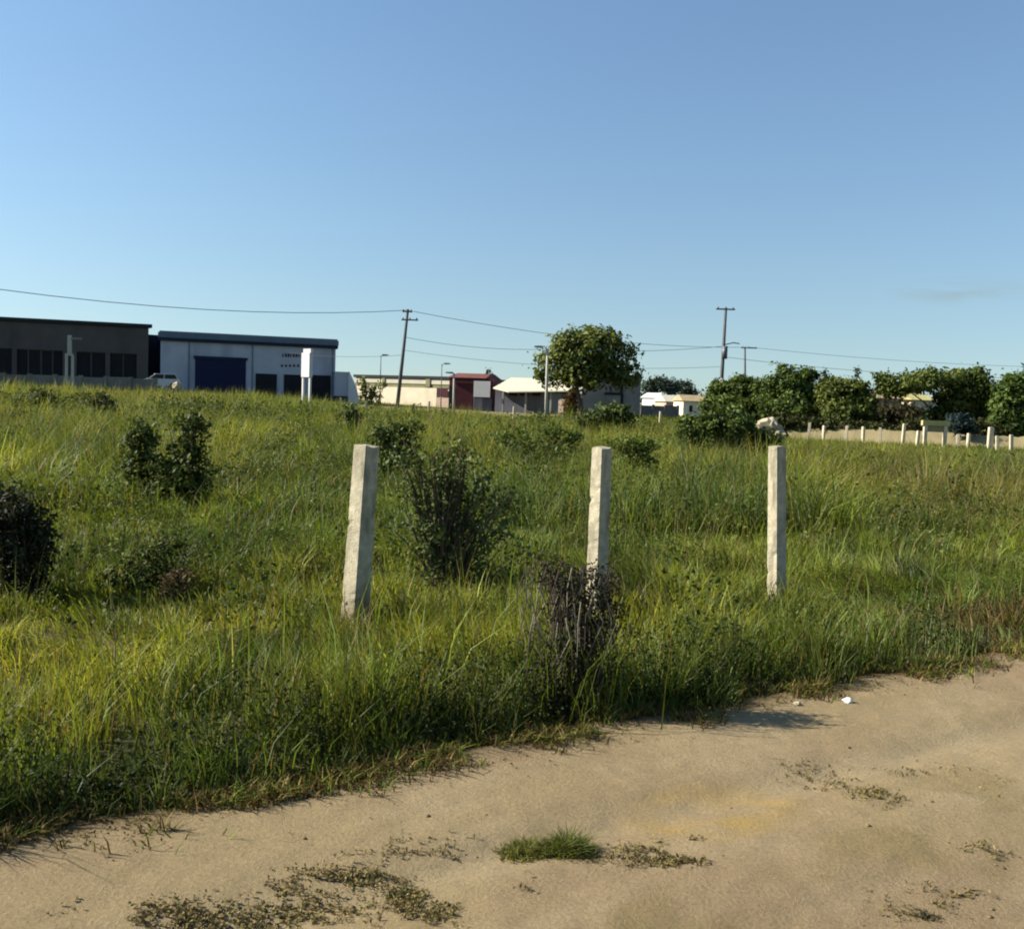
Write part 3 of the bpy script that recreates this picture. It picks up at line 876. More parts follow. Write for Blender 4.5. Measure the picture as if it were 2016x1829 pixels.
# --- bare grey building behind the tree
Gb = Fac('grey_building', 'unpainted grey plaster building with black door frame behind the round tree', 'building', 1146, 96, 1262, 97)
zr = Gb.P(1205, 744)[1]
MB().box(0, Gb.L, 0.2, 9, 0, zr).build('wall', M_GREY, Gb.root)
MB().box(-0.1, Gb.L + 0.1, 0.1, 9.1, zr, zr + 0.2).build('roof_slab', M_GREYWALL, Gb.root)
MB().box(0, Gb.L * 0.2, 0.05, 0.198, Gb.P(1160, 765)[1], zr - .05).build('white_patch', M_WHITE, Gb.root)
fr = Gb.box('door_frame', 1191, 773, 1227, 777.5, M_BLACK, 0.02, 0.199)
Gb.box('jamb', 1222.5, 752, 1227, 773, M_BLACK, 0.03, 0.199)
Gb.box('jamb', 1222.5, 777.5, 1227, 808, M_BLACK, 0.03, 0.199, True)
Gb.box('door_leaf', 1193, 778, 1222, 812, M_GREY, 0.1, 0.199, True)

# --- distant houses
def small_house(label, uL, uR, D, vtop, vridge, wall, roof, name='small_house', ridge_along=True):
    f = Fac(name, label, 'house', uL, D, uR, D + 0.8)
    um = (uL + uR) / 2
    ze = f.P(um, vtop)[1]; zr = f.P(um, vridge)[1]; dp = max(4.0, f.L * 0.6)
    MB().box(0, f.L, 0, dp, 0, ze).build('wall', wall, f.root)
    mb = MB()
    if ridge_along:
        mb.v = [(-.3, -.4, ze - .08), (f.L + .3, -.4, ze - .08), (f.L + .3, dp + .4, ze - .08), (-.3, dp + .4, ze - .08), (0, dp / 2, zr), (f.L, dp / 2, zr)]
        mb.f = [(0, 1, 5, 4), (2, 3, 4, 5), (0, 4, 3), (1, 2, 5), (3, 2, 1, 0)]
    else:
        mb.prism([(-.3, ze - .08), (f.L + .3, ze - .08), (f.L / 2, zr)], -.3, dp + .3)
    mb.build('roof', roof, f.root)
    for q in (0.22, 0.68):
        MB().box(f.L * q, f.L * q + f.L * 0.12, -0.04, 0.03, ze * 0.35, ze * 0.72).build('window', M_DGLASS, f.root)
    return f
small_house('small white house with flat gable far behind the field', 1291, 1313, 150, 783, 774, M_WHITE, M_WHITE, ridge_along=False)
small_house('pale pink house with reddish roof beside the small white house', 1312, 1345, 146, 790, 778, M_PINK, M_CREAMROOF)
small_house('cream house with tan roof just left of the tall power pole', 1346, 1400, 140, 789, 778, M_CREAM, M_TANROOF)
small_house('tan roofed house half hidden among the trees on the right', 1700, 1775, 74, 782, 770, M_TAN, M_TANROOF)
small_house('small lit yellow house showing through the wide umbrella tree', 1795, 1845, 76, 786, 774, M_CREAM, M_YBEAM)

# --- boundary walls
def bwall(label, pts, h, mat, th=0.2, panels=7):
    """block wall with piers; pts are (u, v_top, D)"""
    p = [at(*q) for q in pts]
    root = thing('boundary_wall', label, 'wall', (p[0].x, p[0].y, tz(p[0].x, p[0].y)))
    o = Vector(root.location)
    for i in range(len(p) - 1):
        a, b = p[i], p[i + 1]
        e = Vector((b.x - a.x, b.y - a.y)); n = Vector((-e.y, e.x)).normalized() * th
        for k in range(panels):
            q0, q1 = a.lerp(b, k / panels), a.lerp(b, (k + 1) / panels)
            dz = random.uniform(-.06, .06)
            mb = MB()
            g0, g1 = tz(q0.x, q0.y) - .2, tz(q1.x, q1.y) - .2
            mb.hexa([(q0.x - o.x, q0.y - o.y, g0 - o.z), (q1.x - o.x, q1.y - o.y, g1 - o.z), (q1.x + n.x - o.x, q1.y + n.y - o.y, g1 - o.z), (q0.x + n.x - o.x, q0.y + n.y - o.y, g0 - o.z),
                     (q0.x - o.x, q0.y - o.y, q0.z + dz - o.z), (q1.x - o.x, q1.y - o.y, q1.z + dz - o.z), (q1.x + n.x - o.x, q1.y + n.y - o.y, q1.z + dz - o.z), (q0.x + n.x - o.x, q0.y + n.y - o.y, q0.z + dz - o.z)])
            mb.build('panel', mat, root)
            mb = MB(); c = q1 - o
            mb.box(c.x - .14, c.x + .14, c.y - .1, c.y + .3, g1 - o.z, c.z + .1); mb.build('pier', mat, root)
    return root
bwall('grey block wall in front of the charcoal warehouse', [(-150, 731, 84), (305, 746, 88)], 2, M_GREYWALL, panels=9)
bwall('low grey wall below the far houses right of the round tree', [(1262, 797, 110), (1335, 800, 110)], 1.5, M_GREYWALL, panels=3)

# ------------------------------------------------------------------ parked cars
def car(label, p, rz, mat):
    root = thing('parked_car', label, 'car', p, rz)
    body = [(-1.9, 0.28), (1.9, 0.28), (1.95, 0.62), (1.75, 0.82), (0.95, 0.95), (-1.75, 0.98), (-1.95, 0.7)]
    mb = MB().prism(body, -0.8, 0.8); mb.build('body', mat, root, bevel=0.05)
    cab = [(1.0, 0.93), (0.35, 1.42), (-1.45, 1.46), (-1.8, 0.95)]
    mb = MB(); mb.prism(cab, -0.7, 0.7); mb.build('cabin', mat, root, bevel=0.04)
    for s in (-1, 1):
        y = 0.70 * s
        mb = MB().prism([(0.82, 0.97), (0.3, 1.36), (-0.4, 1.38), (-0.4, 0.98)], min(y, y + .015 * s), max(y, y + .015 * s)); mb.build('side_window', M_DGLASS, root)
        mb = MB().prism([(-0.48, 0.98), (-0.48, 1.38), (-1.38, 1.39), (-1.6, 1.0)], min(y, y + .015 * s), max(y, y + .015 * s)); mb.build('side_window', M_DGLASS, root)
        for x in (-1.2, 1.25):
            w = MB(); w.tube([(x, s * 0.64, 0.3), (x, s * 0.84, 0.3)], 0.3, 16); wo = w.build('wheel', M_RUBBER, root)
            w = MB(); w.tube([(x, s * 0.84, 0.3), (x, s * 0.855, 0.3)], 0.18, 12); w.build('rim', M_METAL, wo)
    mb = MB().hexa([(0.99, -.6, 0.98), (0.99, .6, .98), (1.01, .6, .99), (1.01, -.6, .99), (0.42, -.55, 1.38), (.42, .55, 1.38), (.44, .55, 1.39), (.44, -.55, 1.39)]); mb.build('windscreen', M_DGLASS, root)
    mb = MB().hexa([(-1.80, -.55, 1.02), (-1.8, .55, 1.02), (-1.74, .55, 1.02), (-1.74, -.55, 1.02), (-1.53, -.5, 1.4), (-1.53, .5, 1.4), (-1.47, .5, 1.4), (-1.47, -.5, 1.4)]); mb.build('rear_window', M_DGLASS, root)
    for s in (-1, 1):
        MB().box(1.9, 1.95, s * .62 - .12, s * .62 + .12, .6, .72).build('headlight', M_WHITE, root)
        MB().box(-1.95, -1.9, s * .66 - .08, s * .66 + .08, .68, .88).build('tail_light', M_MAROON, root)
    return root
p = at(312, 760, 91)
car('white car parked at the end of the grey wall', (p.x, 91, at(306, 735, 91).z - 1.46), math.radians(205), M_WHITE)
# ------------------------------------------------------------------ poles, lamps, sign frames
def pole_pts(u0_, v0_, u1_, v1_, D):
    a, b = at(u0_, v0_, D), at(u1_, v1_, D)
    return a, b

def power_pole(label, ub, vb, ut, vt, D, arms, r=0.15, mat=M_POLE):
    a, b = at(ub, vb, D), at(ut, vt, D)
    z0 = tz(a.x, D) - 0.2
    dirn = (b - a); a2 = a - dirn * ((a.z - z0) / dirn.z)
    root = thing('power_pole', label, 'utility pole', tuple(a2))
    top = b - a2
    MB().tube([(0, 0, 0), top * 0.5, top], [r * 1.25, r * 1.05, r * 0.8], 10).build('pole', mat, root, smooth=True)
    n = top.normalized()
    for (v, uL, uR) in arms:
        pL, pR = at(uL, v, D) - a2, at(uR, v, D) - a2
        pL.y -= 0.22; pR.y -= 0.22; pR.z = pL.z + 0.02
        m = MB().box(pL.x, pR.x, pL.y - .06, pL.y + .06, pL.z - .06, pL.z + .06).build('crossarm', M_METAL, root)
        k = 3
        for i in range(k):
            q = pL.lerp(pR, (i + 0.25) / (k - 0.5))
            MB().tube([(q.x, q.y, pL.z + .05), (q.x, q.y, pL.z + .13), (q.x, q.y, pL.z + .22)], [.05, .07, .03], 8).build('insulator', M_GLASSINS, m)
    return root, a2, b
pA, _, A_top = power_pole('leaning power pole with two crossarms in front of the cream building', 782, 802, 803, 609, 88, [(614, 793, 812), (630, 791, 824)])
pB, _, B_top = power_pole('tall pale power pole with one top crossarm beside the right hand trees', 1417, 812, 1429, 606, 85, [(609, 1409, 1446)], 0.15)
pC, _, C_top = power_pole('thin distant power pole rising behind the trees right of the tall pole', 1467, 815, 1466.5, 683, 125, [(685, 1458, 1490)], 0.14)
# fittings on the tall pole; pale lower sleeve paints in the sunlight there
q0, q1 = Vector((0, 0, 0)), at(1421, 745, 85) - Vector(pB.location)
MB().tube([q0, q1], [0.205, 0.185], 12).build('sunlit_base', M_LAMPPOLE, pB, smooth=True)
o = Vector(pB.location)
q = at(1425, 690, 85) - o
MB().tube([q + Vector((0.02, -.32, -.75)), q + Vector((0.02, -.32, .35))], 0.24, 12).build('transformer', M_METAL, pB, smooth=True)
q = at(1426, 679, 85) - o; q2 = at(1456, 677, 85) - o
MB().tube([q, q.lerp(q2, .6) + Vector((0, 0, .12)), q2], 0.05, 6).build('bracket_arm', M_METAL, pB)

def street_lamp(label, ub, vb, ut, vt, D, head, r=0.045, mat=M_POLE, twin=False):
    a, b = at(ub, vb, D), at(ut, vt, D)
    z0 = tz(a.x, D) - 0.1
    dirn = b - a; a2 = a - dirn * ((a.z - z0) / dirn.z)
    root = thing('street_lamp', label, 'street lamp', tuple(a2))
    top = b - a2
    MB().tube([(0, 0, 0), top * .5, top], [r * 1.3, r * 1.1, r * .8], 8).build('pole', mat, root, smooth=True)
    for hu in head:
        e = at(hu, vt - 1, D) - a2
        MB().tube([top - Vector((0, 0, .25)), top.lerp(e, .5) + Vector((0, 0, .05)), e], .035, 6).build('arm', M_METAL, root)
        sgn = 1 if e.x > top.x else -1
        mb = MB().hexa([(e.x - .1 * sgn, e.y - .13, e.z - .1), (e.x + .55 * sgn, e.y - .1, e.z - .05), (e.x + .55 * sgn, e.y + .1, e.z - .05), (e.x - .1 * sgn, e.y + .13, e.z - .1),
                        (e.x - .1 * sgn, e.y - .08, e.z + .08), (e.x + .5 * sgn, e.y - .06, e.z + .06), (e.x + .5 * sgn, e.y + .06, e.z + .06), (e.x - .1 * sgn, e.y + .08, e.z + .08)])
        mb.build('lamp_head', M_METAL, root)
    return root
street_lamp('slim street lamp just left of the leaning power pole', 748, 795, 750, 700, 104, [755])
street_lamp('slim street lamp above the roof of the maroon building', 868, 795, 870, 717, 104, [877])
street_lamp('pale concrete lamp post standing before the left side of the round tree', 1075, 818, 1078, 684, 72, [1066], 0.10, M_LAMPPOLE)
street_lamp('short white lamp post in front of the maroon shop front', 893, 812, 894, 735, 86, [889], 0.09, M_LAMPPOLE)

def sign_frame(label, uc, v_top, v_mid, v_bot, half_top, half_leg, D, panel=True):
    p = at(uc, v_mid, D); z0 = tz(p.x, D) - .1
    root = thing('sign_pylon', label, 'pylon sign', (p.x, D, z0), -0.75 if panel else 0)
    k = D / F / (0.8 if panel else 1); zt = at(uc, v_top, D).z - z0; zm = p.z - z0
    for s in (-1, 1):
        x = s * half_leg * k
        MB().box(x - .09, x + .09, -.09, .09, 0, zm + .02).build('leg', M_WHITE if panel else M_LAMPPOLE, root)
    if panel:
        MB().box(-half_top * k, half_top * k, -.18, .18, zm, zt).build('sign_panel', M_WHITE, root, bevel=0.02)
        MB().box(-half_top * k - .12 + .35, half_top * k + .1, -.15, .15, zt, zt + .35).build('sign_cap', M_WHITE, root)
    else:
        MB().box(-.14, .14, -.12, .12, zm, zt).build('mast', M_LAMPPOLE, root)
        MB().box(-half_leg * k - .09, half_leg * k + .09, -.1, .1, zm - .14, zm - .002).build('crossbar', M_LAMPPOLE, root)
        MB().box(.14, 1.0, -.1, .1, zt - .35, zt - .2).build('sign_arm', M_GREY, root)
    return root
sign_frame('tall white pylon sign on two legs before the white warehouse', 604, 695, 743, 790, 11, 9, 84)
sign_frame('thin grey forked sign mast in front of the charcoal warehouse', 137, 660, 697, 748, 4, 6, 82, panel=False)

def cable(label, pts, r=0.02, sag=0.6):
    V = []
    for i in range(len(pts) - 1):
        a, b = pts[i], pts[i + 1]
        sg = sag if not isinstance(sag, (list, tuple)) else sag[i]
        for j in range(14):
            t = j / 14
            q = a.lerp(b, t); q.z -= 4 * sg * t * (1 - t); V.append(q)
    V.append(pts[-1])
    o = MB().tube(V, r, 5).build('power_cable', M_WIRE)
    tag(o, label, 'cable', 'power cables strung across the view')
Lf = Vector((-49, 51, A_top.z + 0.2))
far_r = at(2090, 723, 155)
cable('thick power cable running from the left edge over the warehouses to the leaning pole', [Lf, at(803, 611, 88)], .026, 1.9)
cable('power cable falling from the leaning pole behind the round tree to the distant pole', [at(806, 612, 88), at(1463, 684, 125)], .024, 0.9)
cable('upper power cable running right from the distant pole above the trees', [at(1469, 683, 125), far_r], .022, .55)
cable('low sagging cable between the leaning pole and the tall pale pole', [at(797, 664, 88), at(1072, 688, 87), at(1425, 682, 85)], .019, [0.35, 0.3])
cable('lower cable running from the tall pale pole above the tree tops', [at(1427, 703, 85), at(2090, 745, 90)], .017, 0.5)
cable('low cable between the white warehouse and the leaning pole', [at(560, 694, 102), at(796, 699, 88)], .018, .3)
cable('second low cable passing behind the round tree to the tall pole', [at(797, 690, 88), at(1425, 722, 85)], .015, .7)

# ------------------------------------------------------------------ near fence posts
def near_post(label, ub, vb, ut, vt, D, w, rz, flare=0.0):
    a, b = at(ub, vb, D), at(ut, vt, D)
    z0 = tz(a.x, D) - .15
    dirn = b - a; a2 = a - dirn * ((a.z - z0) / dirn.z); top = b - a2
    root = thing('fence_post', label, 'fence post', tuple(a2), 0, 'concrete fence posts by the road')
    bm = bmesh.new()
    n = 44; rings = []
    R = Matrix.Rotation(rz, 3, 'Z')
    for i in range(n + 1):
        t = i / n; c = top * t
        ww = w * (1.12 - 0.14 * t) * 0.5
        ring = []
        for (sx, sy) in ((-1, -1), (0, -1), (1, -1), (1, 0), (1, 1), (0, 1), (-1, 1), (-1, 0)):
            j = 1 - (0.03 if (sx and sy) else 0) + random.uniform(-.018, .018) - (random.uniform(.06, .16) if (sx and sy and random.random() < .07) else 0)
            q = R @ Vector((sx * ww * j, sy * ww * j, 0))
            zz = random.uniform(-.012, .012) if i == n else 0
            ring.append(bm.verts.new(c + q + Vector((0, 0, zz))))
        rings.append(ring)
    for i in range(n):
        for k in range(8):
            bm.faces.new((rings[i][k], rings[i][(k + 1) % 8], rings[i + 1][(k + 1) % 8], rings[i + 1][k]))
    cen = bm.verts.new(top + Vector((0, 0, 0.012)))
    for k in range(8):
        bm.faces.new((rings[n][k], rings[n][(k + 1) % 8], cen))
    bmesh.ops.recalc_face_normals(bm, faces=bm.faces)
    me = bpy.data.meshes.new('post_shaft'); bm.to_mesh(me); bm.free()
    link_mesh('post_shaft', me, M_CONC, root)
    return root
near_post('thick leaning concrete fence post nearest the left bush', 697, 1235, 722, 878, 7.83, 0.152, math.radians(49))
near_post('concrete fence post standing behind the dead dry shrub', 1172, 1226, 1185, 881, 8.3, 0.126, math.radians(39))
near_post('slim upright concrete fence post furthest right by the road', 1529, 1213, 1530, 880, 8.8, 0.116, math.radians(29))

# ------------------------------------------------------------------ far fence row on the right
row = [(1592, 832, 858), (1621, 838, 862), (1665, 838, 862), (1699, 840, 866), (1733, 842, 868), (1777, 834, 872), (1805, 848, 878), (1886, 855, 879),
       (1905, 853, 886), (1948, 841, 882), (1964, 858, 882), (1991, 856, 889)]
words = ['leftmost of the far white posts, half hidden by the shrub', 'far white post second in the row, beside the leafy shrub',
         'far white post third in the row, alone in green weeds', 'short dim far post between the green weeds and the tan house',
         'far post directly below the tan roofed house', 'tall bright far post left of the yellow gate frame',
         'short far post leaning just left of the gate frame', 'short far post just right of the yellow gate frame',
         'far post in front of the dark blue green shrub', 'thickest bright far post near the right edge',
         'short faint post right of the thickest bright one', 'last white post at the right picture edge']
for (u, vt, vb), lb in zip(row, words):
    D = 55 - (u - 1592) / 400 * 6
    a = at(u, vb, D); z0 = tz(a.x, D)
    h = at(u, vt, D).z - z0
    w = 0.16 if u != 1948 else 0.24
    root = thing('far_post', lb, 'fence post', (a.x, D, z0 - .1), random.uniform(-.5, .5), 'white posts along the far right fence')
    mb = MB(); l = random.uniform(-.06, .06)
    mb.hexa([(-w / 2, -w / 2, 0), (w / 2, -w / 2, 0), (w / 2, w / 2, 0), (-w / 2, w / 2, 0),
             (-w / 2 + l, -w / 2, h + .1), (w / 2 + l, -w / 2, h + .1), (w / 2 + l, w / 2, h + .1), (-w / 2 + l, w / 2, h + .1)])
    mb.build('post_shaft', M_POSTFAR, root, bevel=0.02)
mids = [(670, 783, 803, 'small white post below the annex end wall'), (720, 789, 808, 'small white post at the foot of the yellow green sapling'),
        (844, 790, 814, 'small pale post below the cream wall, right of the leaning pole'), (1011, 800, 822, 'small pale post below the dark grey shed wall'),
        (1299, 810, 834, 'small grey post under the far pink house')]
for u, vt, vb, lb in mids:
    D = 70
    a = at(u, vb, D); z0 = tz(a.x, D); h = at(u, vt, D).z - z0
    root = thing('field_post', lb, 'fence post', (a.x, D, z0 - .1), 0.2, 'small posts along the far edge of the field')
    MB().hexa([(-.08, -.08, 0), (.08, -.08, 0), (.08, .08, 0), (-.08, .08, 0), (-.05, -.07, h + .1), (.09, -.07, h + .1), (.09, .07, h + .1), (-.05, .07, h + .1)]).build('post_shaft', M_POSTFAR, root, bevel=.015)
D = 52
a, b = at(1820, 872, D), at(1859, 874, D)
gf = thing('gate_frame', 'pale gate frame with yellowish top beam in the far fence', 'gate', (a.x, D, tz(a.x, D) - .1))
zt = at(1838, 838, D).z - gf.location.z
for x in (0, b.x - a.x):
    MB().box(x - .09, x + .09, -.09, .09, 0, zt).build('gate_post', M_POSTFAR, gf)
MB().box(-.2, b.x - a.x + .2, -.12, .12, zt, zt + .26).build('beam', M_YBEAM, gf)
MB().box(.09, b.x - a.x - .09, -.05, .05, zt - .34, zt - .003).build('header_board', M_OLIVE, gf)

# pale rubble heap above the right post
def rubble(name, label, p, sx, sz, mat, sub=3, cat='rubble'):
    bm = bmesh.new(); bmesh.ops.create_icosphere(bm, subdivisions=sub, radius=1)
    for v in bm.verts:
        c = v.co
        k = 0.35 + 1.25 * float(fbm(c.x * 1.6 + 9 + c.z * 1.1, c.y * 1.6 + c.z * 1.7, 71, 3)) + 0.25 * (float(vnoise(c.x * 5, c.y * 5 + c.z * 4, 72)) - .5)
        v.co = Vector((c.x * sx * k, c.y * sx * .8 * k, c.z * sz * k))
    me = bpy.data.meshes.new(name); bm.to_mesh(me); bm.free()
    o = link_mesh(name, me, mat); o.location = p
    return tag(o, label, cat)
p = at(1519, 840, 46)
hp = thing('rubble_heap', 'pale sunlit rubble heap in the weeds above the right post', 'rubble', (p.x, 46, tz(p.x, 46)))
for (dx, dy, dz, a, b) in ((-.25, 0, -.05, .42, .5), (.2, .15, -.15, .4, .46), (.0, -.1, .1, .36, .34), (.35, -.2, -.4, .35, .3), (-.4, .1, -.45, .35, .3), (0, 0, -.6, .6, .4)):
    c = rubble('chunk', None, (dx, dy, p.z - hp.location.z + dz), a, b, M_STONE, 2, None)
    c.rotation_euler = (random.random() * 3, random.random() * 3, random.random() * 3); c.parent = hp
p = at(349, 755, 84)
rubble('pale_boulder', 'small pale boulder below the white car', (p.x, 84, p.z - .2), .42, .4, M_STONE, 2, 'boulder')

# ------------------------------------------------------------------ trees
DG = (0.022, 0.040, 0.009); LG = (0.085, 0.125, 0.030)
tree('broad_tree', 'big round crowned tree with leaning trunk before the grey building', 1150, 812, 78,
     [(1150, 690, 56, 42), (1108, 712, 46, 36), (1200, 702, 48, 38), (1086, 730, 30, 32), (1226, 736, 34, 28), (1160, 735, 62, 30), (1190, 668, 22, 18),
      (1128, 668, 24, 18), (1242, 750, 16, 14), (1118, 750, 26, 10)],
     (0.036, 0.058, 0.012), (0.165, 0.185, 0.045), 0.38, 300, 30, 0.70, 0.20, top_u=(1134, 752), limbs=7)
RT = [('bushy green tree directly right of the tall power pole', 1448, 832, 66, [(1420, 775, 28, 22), (1455, 775, 38, 30), (1492, 778, 24, 28), (1440, 805, 46, 24), (1480, 762, 16, 14)], DG, (0.105, 0.145, 0.026)),
      ('dense dark tree with lighter top left of the bare branch', 1568, 838, 62, [(1550, 765, 36, 32), (1590, 770, 34, 34), (1570, 750, 28, 18), (1560, 800, 46, 28), (1600, 805, 28, 26)], (0.020, 0.036, 0.009), (0.100, 0.145, 0.026)),
      ('olive tree with two thin upright shoots', 1665, 842, 60, [(1648, 782, 34, 30), (1680, 785, 30, 30), (1665, 765, 26, 16), (1660, 812, 42, 24), (1697, 805, 20, 24)], (0.030, 0.044, 0.010), (0.118, 0.140, 0.027)),
      ('wide flat topped umbrella tree near the right edge', 1850, 848, 61, [(1770, 757, 46, 15), (1830, 750, 56, 17), (1895, 750, 46, 20), (1920, 765, 26, 16), (1740, 766, 22, 9), (1890, 785, 46, 26), (1870, 815, 40, 26), (1925, 800, 22, 28)], (0.025, 0.041, 0.010), (0.120, 0.150, 0.028)),
      ('green tree cut by the right edge of the picture', 1990, 862, 56, [(1985, 790, 30, 36), (2030, 780, 40, 40), (1975, 830, 28, 26), (2030, 830, 40, 30)], (0.025, 0.046, 0.012), (0.10, 0.145, 0.027))]
for lb, u, vb, D, bl, c1, c2 in RT:
    tree('leafy_tree', lb, u, vb, D, bl, c1, c2, 0.27, 330, 38, 0.42, 0.12, group='trees along the right fence', ragged=.35, extra=7)
tree('leafy_tree', 'small bright green tree filling the gap left of the dense dark tree', 1512, 836, 64, [(1510, 790, 24, 24), (1520, 815, 28, 20), (1500, 770, 12, 14)],
     (0.024, 0.040, 0.010), (0.11, 0.145, 0.028), 0.25, 130, 32, 0.36, 0.08, group='trees along the right fence', ragged=.4, extra=5)
tree('leafy_tree', 'small dark tree filling the gap right of the dense dark tree', 1622, 840, 63, [(1622, 795, 22, 26), (1615, 820, 26, 20), (1630, 772, 10, 12)],
     (0.018, 0.032, 0.008), (0.085, 0.115, 0.022), 0.25, 130, 32, 0.36, 0.08, group='trees along the right fence', ragged=.4, extra=5)
tree('leafy_tree', 'green bushy tree between the umbrella tree and the right edge', 1955, 858, 60, [(1950, 795, 22, 26), (1945, 820, 30, 24), (1962, 778, 14, 14)],
     (0.022, 0.038, 0.010), (0.10, 0.135, 0.026), 0.25, 130, 32, 0.36, 0.08, group='trees along the right fence', ragged=.4, extra=5)
tree('leafy_tree', 'low brownish tree in front of the tan roofed house', 1735, 852, 64, [(1725, 812, 36, 24), (1775, 818, 40, 22), (1755, 835, 46, 18)],
     (0.026, 0.024, 0.011), (0.07, 0.062, 0.024), 0.24, 150, 30, 0.40, 0.09, group='trees along the right fence')
tree('blue_shrub', 'dark blue green shrub in front of the umbrella tree', 1888, 856, 54, [(1884, 832, 20, 18), (1898, 842, 16, 14)],
     (0.012, 0.024, 0.024), (0.035, 0.06, 0.06), 0.2, 60, 26, 0.28, 0.05, cat='shrub')
for lb, u, D, bl in (('hazy dark tree right behind the grey building', 1282, 170, [(1276, 772, 16, 22), (1290, 762, 14, 14)]),
                     ('far dark tree with twin rounded tops above the white house', 1308, 178, [(1300, 757, 16, 10), (1322, 762, 14, 12)]),
                     ('far dark tree topping the cream house', 1346, 182, [(1345, 762, 14, 12), (1358, 772, 12, 10)])):
    tree('distant_tree', lb, u, 800, D, bl, (0.025, 0.04, 0.030), (0.06, 0.085, 0.055), 0.5, 60, 26, 0.9, 0.2, group='distant trees behind the houses')
tree('small_conifer', 'small dark pointed tree beside the maroon building roof', 962, 795, 112, [(963, 745, 9, 9), (963, 760, 10, 10), (962, 736, 4, 6)],
     (0.012, 0.022, 0.018), (0.03, 0.05, 0.035), 0.3, 30, 24, 0.4, 0.1)
# bare branch and shoots sticking out of the trees
def shoot(label, pts, D, r, leaves=False):
    P = [at(u, v, D) for u, v in pts]
    root = thing('bare_branch', label, 'branch', tuple(P[0]))
    MB().tube([q - P[0] for q in P], [r * (1 - .6 * i / (len(P) - 1)) for i in range(len(P))], 6).build('stem', M_BARK, root)
    pp = np.array([tuple(P[-2].lerp(P[-1], random.random()) - P[0]) for _ in range(60)]) + rng.normal(0, .1, (60, 3))
    V, T, C = leaf_quads(pp, .2, np.tile(np.array([[.04, .06, .03]]), (60, 1)))
    tri_mesh('leaves', V, T, C, M_LEAF, root)
shoot('dark slanting branch poking out between two right hand trees', [(1648, 775), (1637, 755), (1628, 742), (1621, 731)], 61, .11)
shoot('thin leafy shoot rising highest above the olive tree', [(1684, 775), (1686, 750), (1689, 724)], 60.5, .06)

# ------------------------------------------------------------------ bushes and plants
def bush(name, label, ub, vb, D, blobs_px, c1, c2, leaf, n_clump, n_leaf, clump_r, cat='shrub', stems=14, group=None, stemmat=None, mat=None, shell=0.3, rag=0.3):
    b = at(ub, vb, D); z0 = tz(b.x, D)
    root = thing(name, label, cat, (b.x, D, z0), 0, group)
    k = D / F; bl = []
    for bu, bv, ru, rv in blobs_px:
        p = at(bu, bv, D)
        bl.append((p.x - b.x, random.uniform(-.3, .3) * ru * k, max(p.z - z0, rv * k * .6), ru * k, ru * k * .8, rv * k))
    for q in list(bl):
        if q[2] - q[5] > 0.05:
            bl.append((q[0] * .85, q[1], q[2] * .45, q[3] * .8, q[4] * .8, q[2] * .45))
    V, T, C = blob_leaves(bl, n_clump, n_leaf, clump_r, leaf, c1, c2, 0.5, shell, ragged=rag)
    V[:, 2] = np.maximum(V[:, 2], 0.03)
    tri_mesh('foliage', V, T, C, mat or M_BUSH, root)
    SP, SC = [], []
    mb = MB()
    for i in range(int(stems * 1.3)):                 # long sprays reaching out of the mass
        q = random.choice(bl[:len(blobs_px)])
        an, el = random.uniform(0, 6.28), random.uniform(.1, 1.5)
        dr = Vector((math.cos(an) * math.cos(el), math.sin(an) * math.cos(el), math.sin(el)))
        e = Vector((q[0] + dr.x * q[3] * 1.45, q[1] + dr.y * q[4] * 1.45, q[2] + dr.z * q[5] * random.uniform(1.2, 1.75)))
        a = Vector((random.uniform(-.12, .12), random.uniform(-.1, .1), 0)); m_ = a.lerp(e, .55) + Vector((0, 0, .12 * e.z))
        pts = [a, m_, e]
        mb.tube(pts, [.010, .007, .003], 4)
        nl = random.randint(12, 26)
        tone = random.random()
        for t in np.linspace(.45, 1.0, nl):
            b_ = (a.lerp(m_, min(1, t / .55)) if t < .55 else m_.lerp(e, (t - .55) / .45))
            SP.append(tuple(b_ + Vector((random.gauss(0, .6), random.gauss(0, .6), random.gauss(0, .4))) * leaf)); SC.append(np.array(c1) * (1 - tone) + np.array(c2) * tone * 1.1)
    if SP:
        V, T, C = leaf_quads(np.array(SP), leaf * 1.15, np.array(SC) * (.8 + .4 * rng.random((len(SP), 1))), .3)
        V[:, 2] = np.maximum(V[:, 2], .03)
        tri_mesh('sprays', V, T, C, mat or M_BUSH, root)
    for i in range(stems):
        q = random.choice(bl)
        e = Vector(q[:3]) + Vector((random.uniform(-.6, .6) * q[3], random.uniform(-.6, .6) * q[4], random.uniform(0, .8) * q[5]))
        mb.tube(limb_pts((random.uniform(-.1, .1), random.uniform(-.1, .1), -.05), e, .04, 4), [.012, .010, .008, .004], 5)
    mb.build('stems', stemmat or M_BARK, root)
    return root

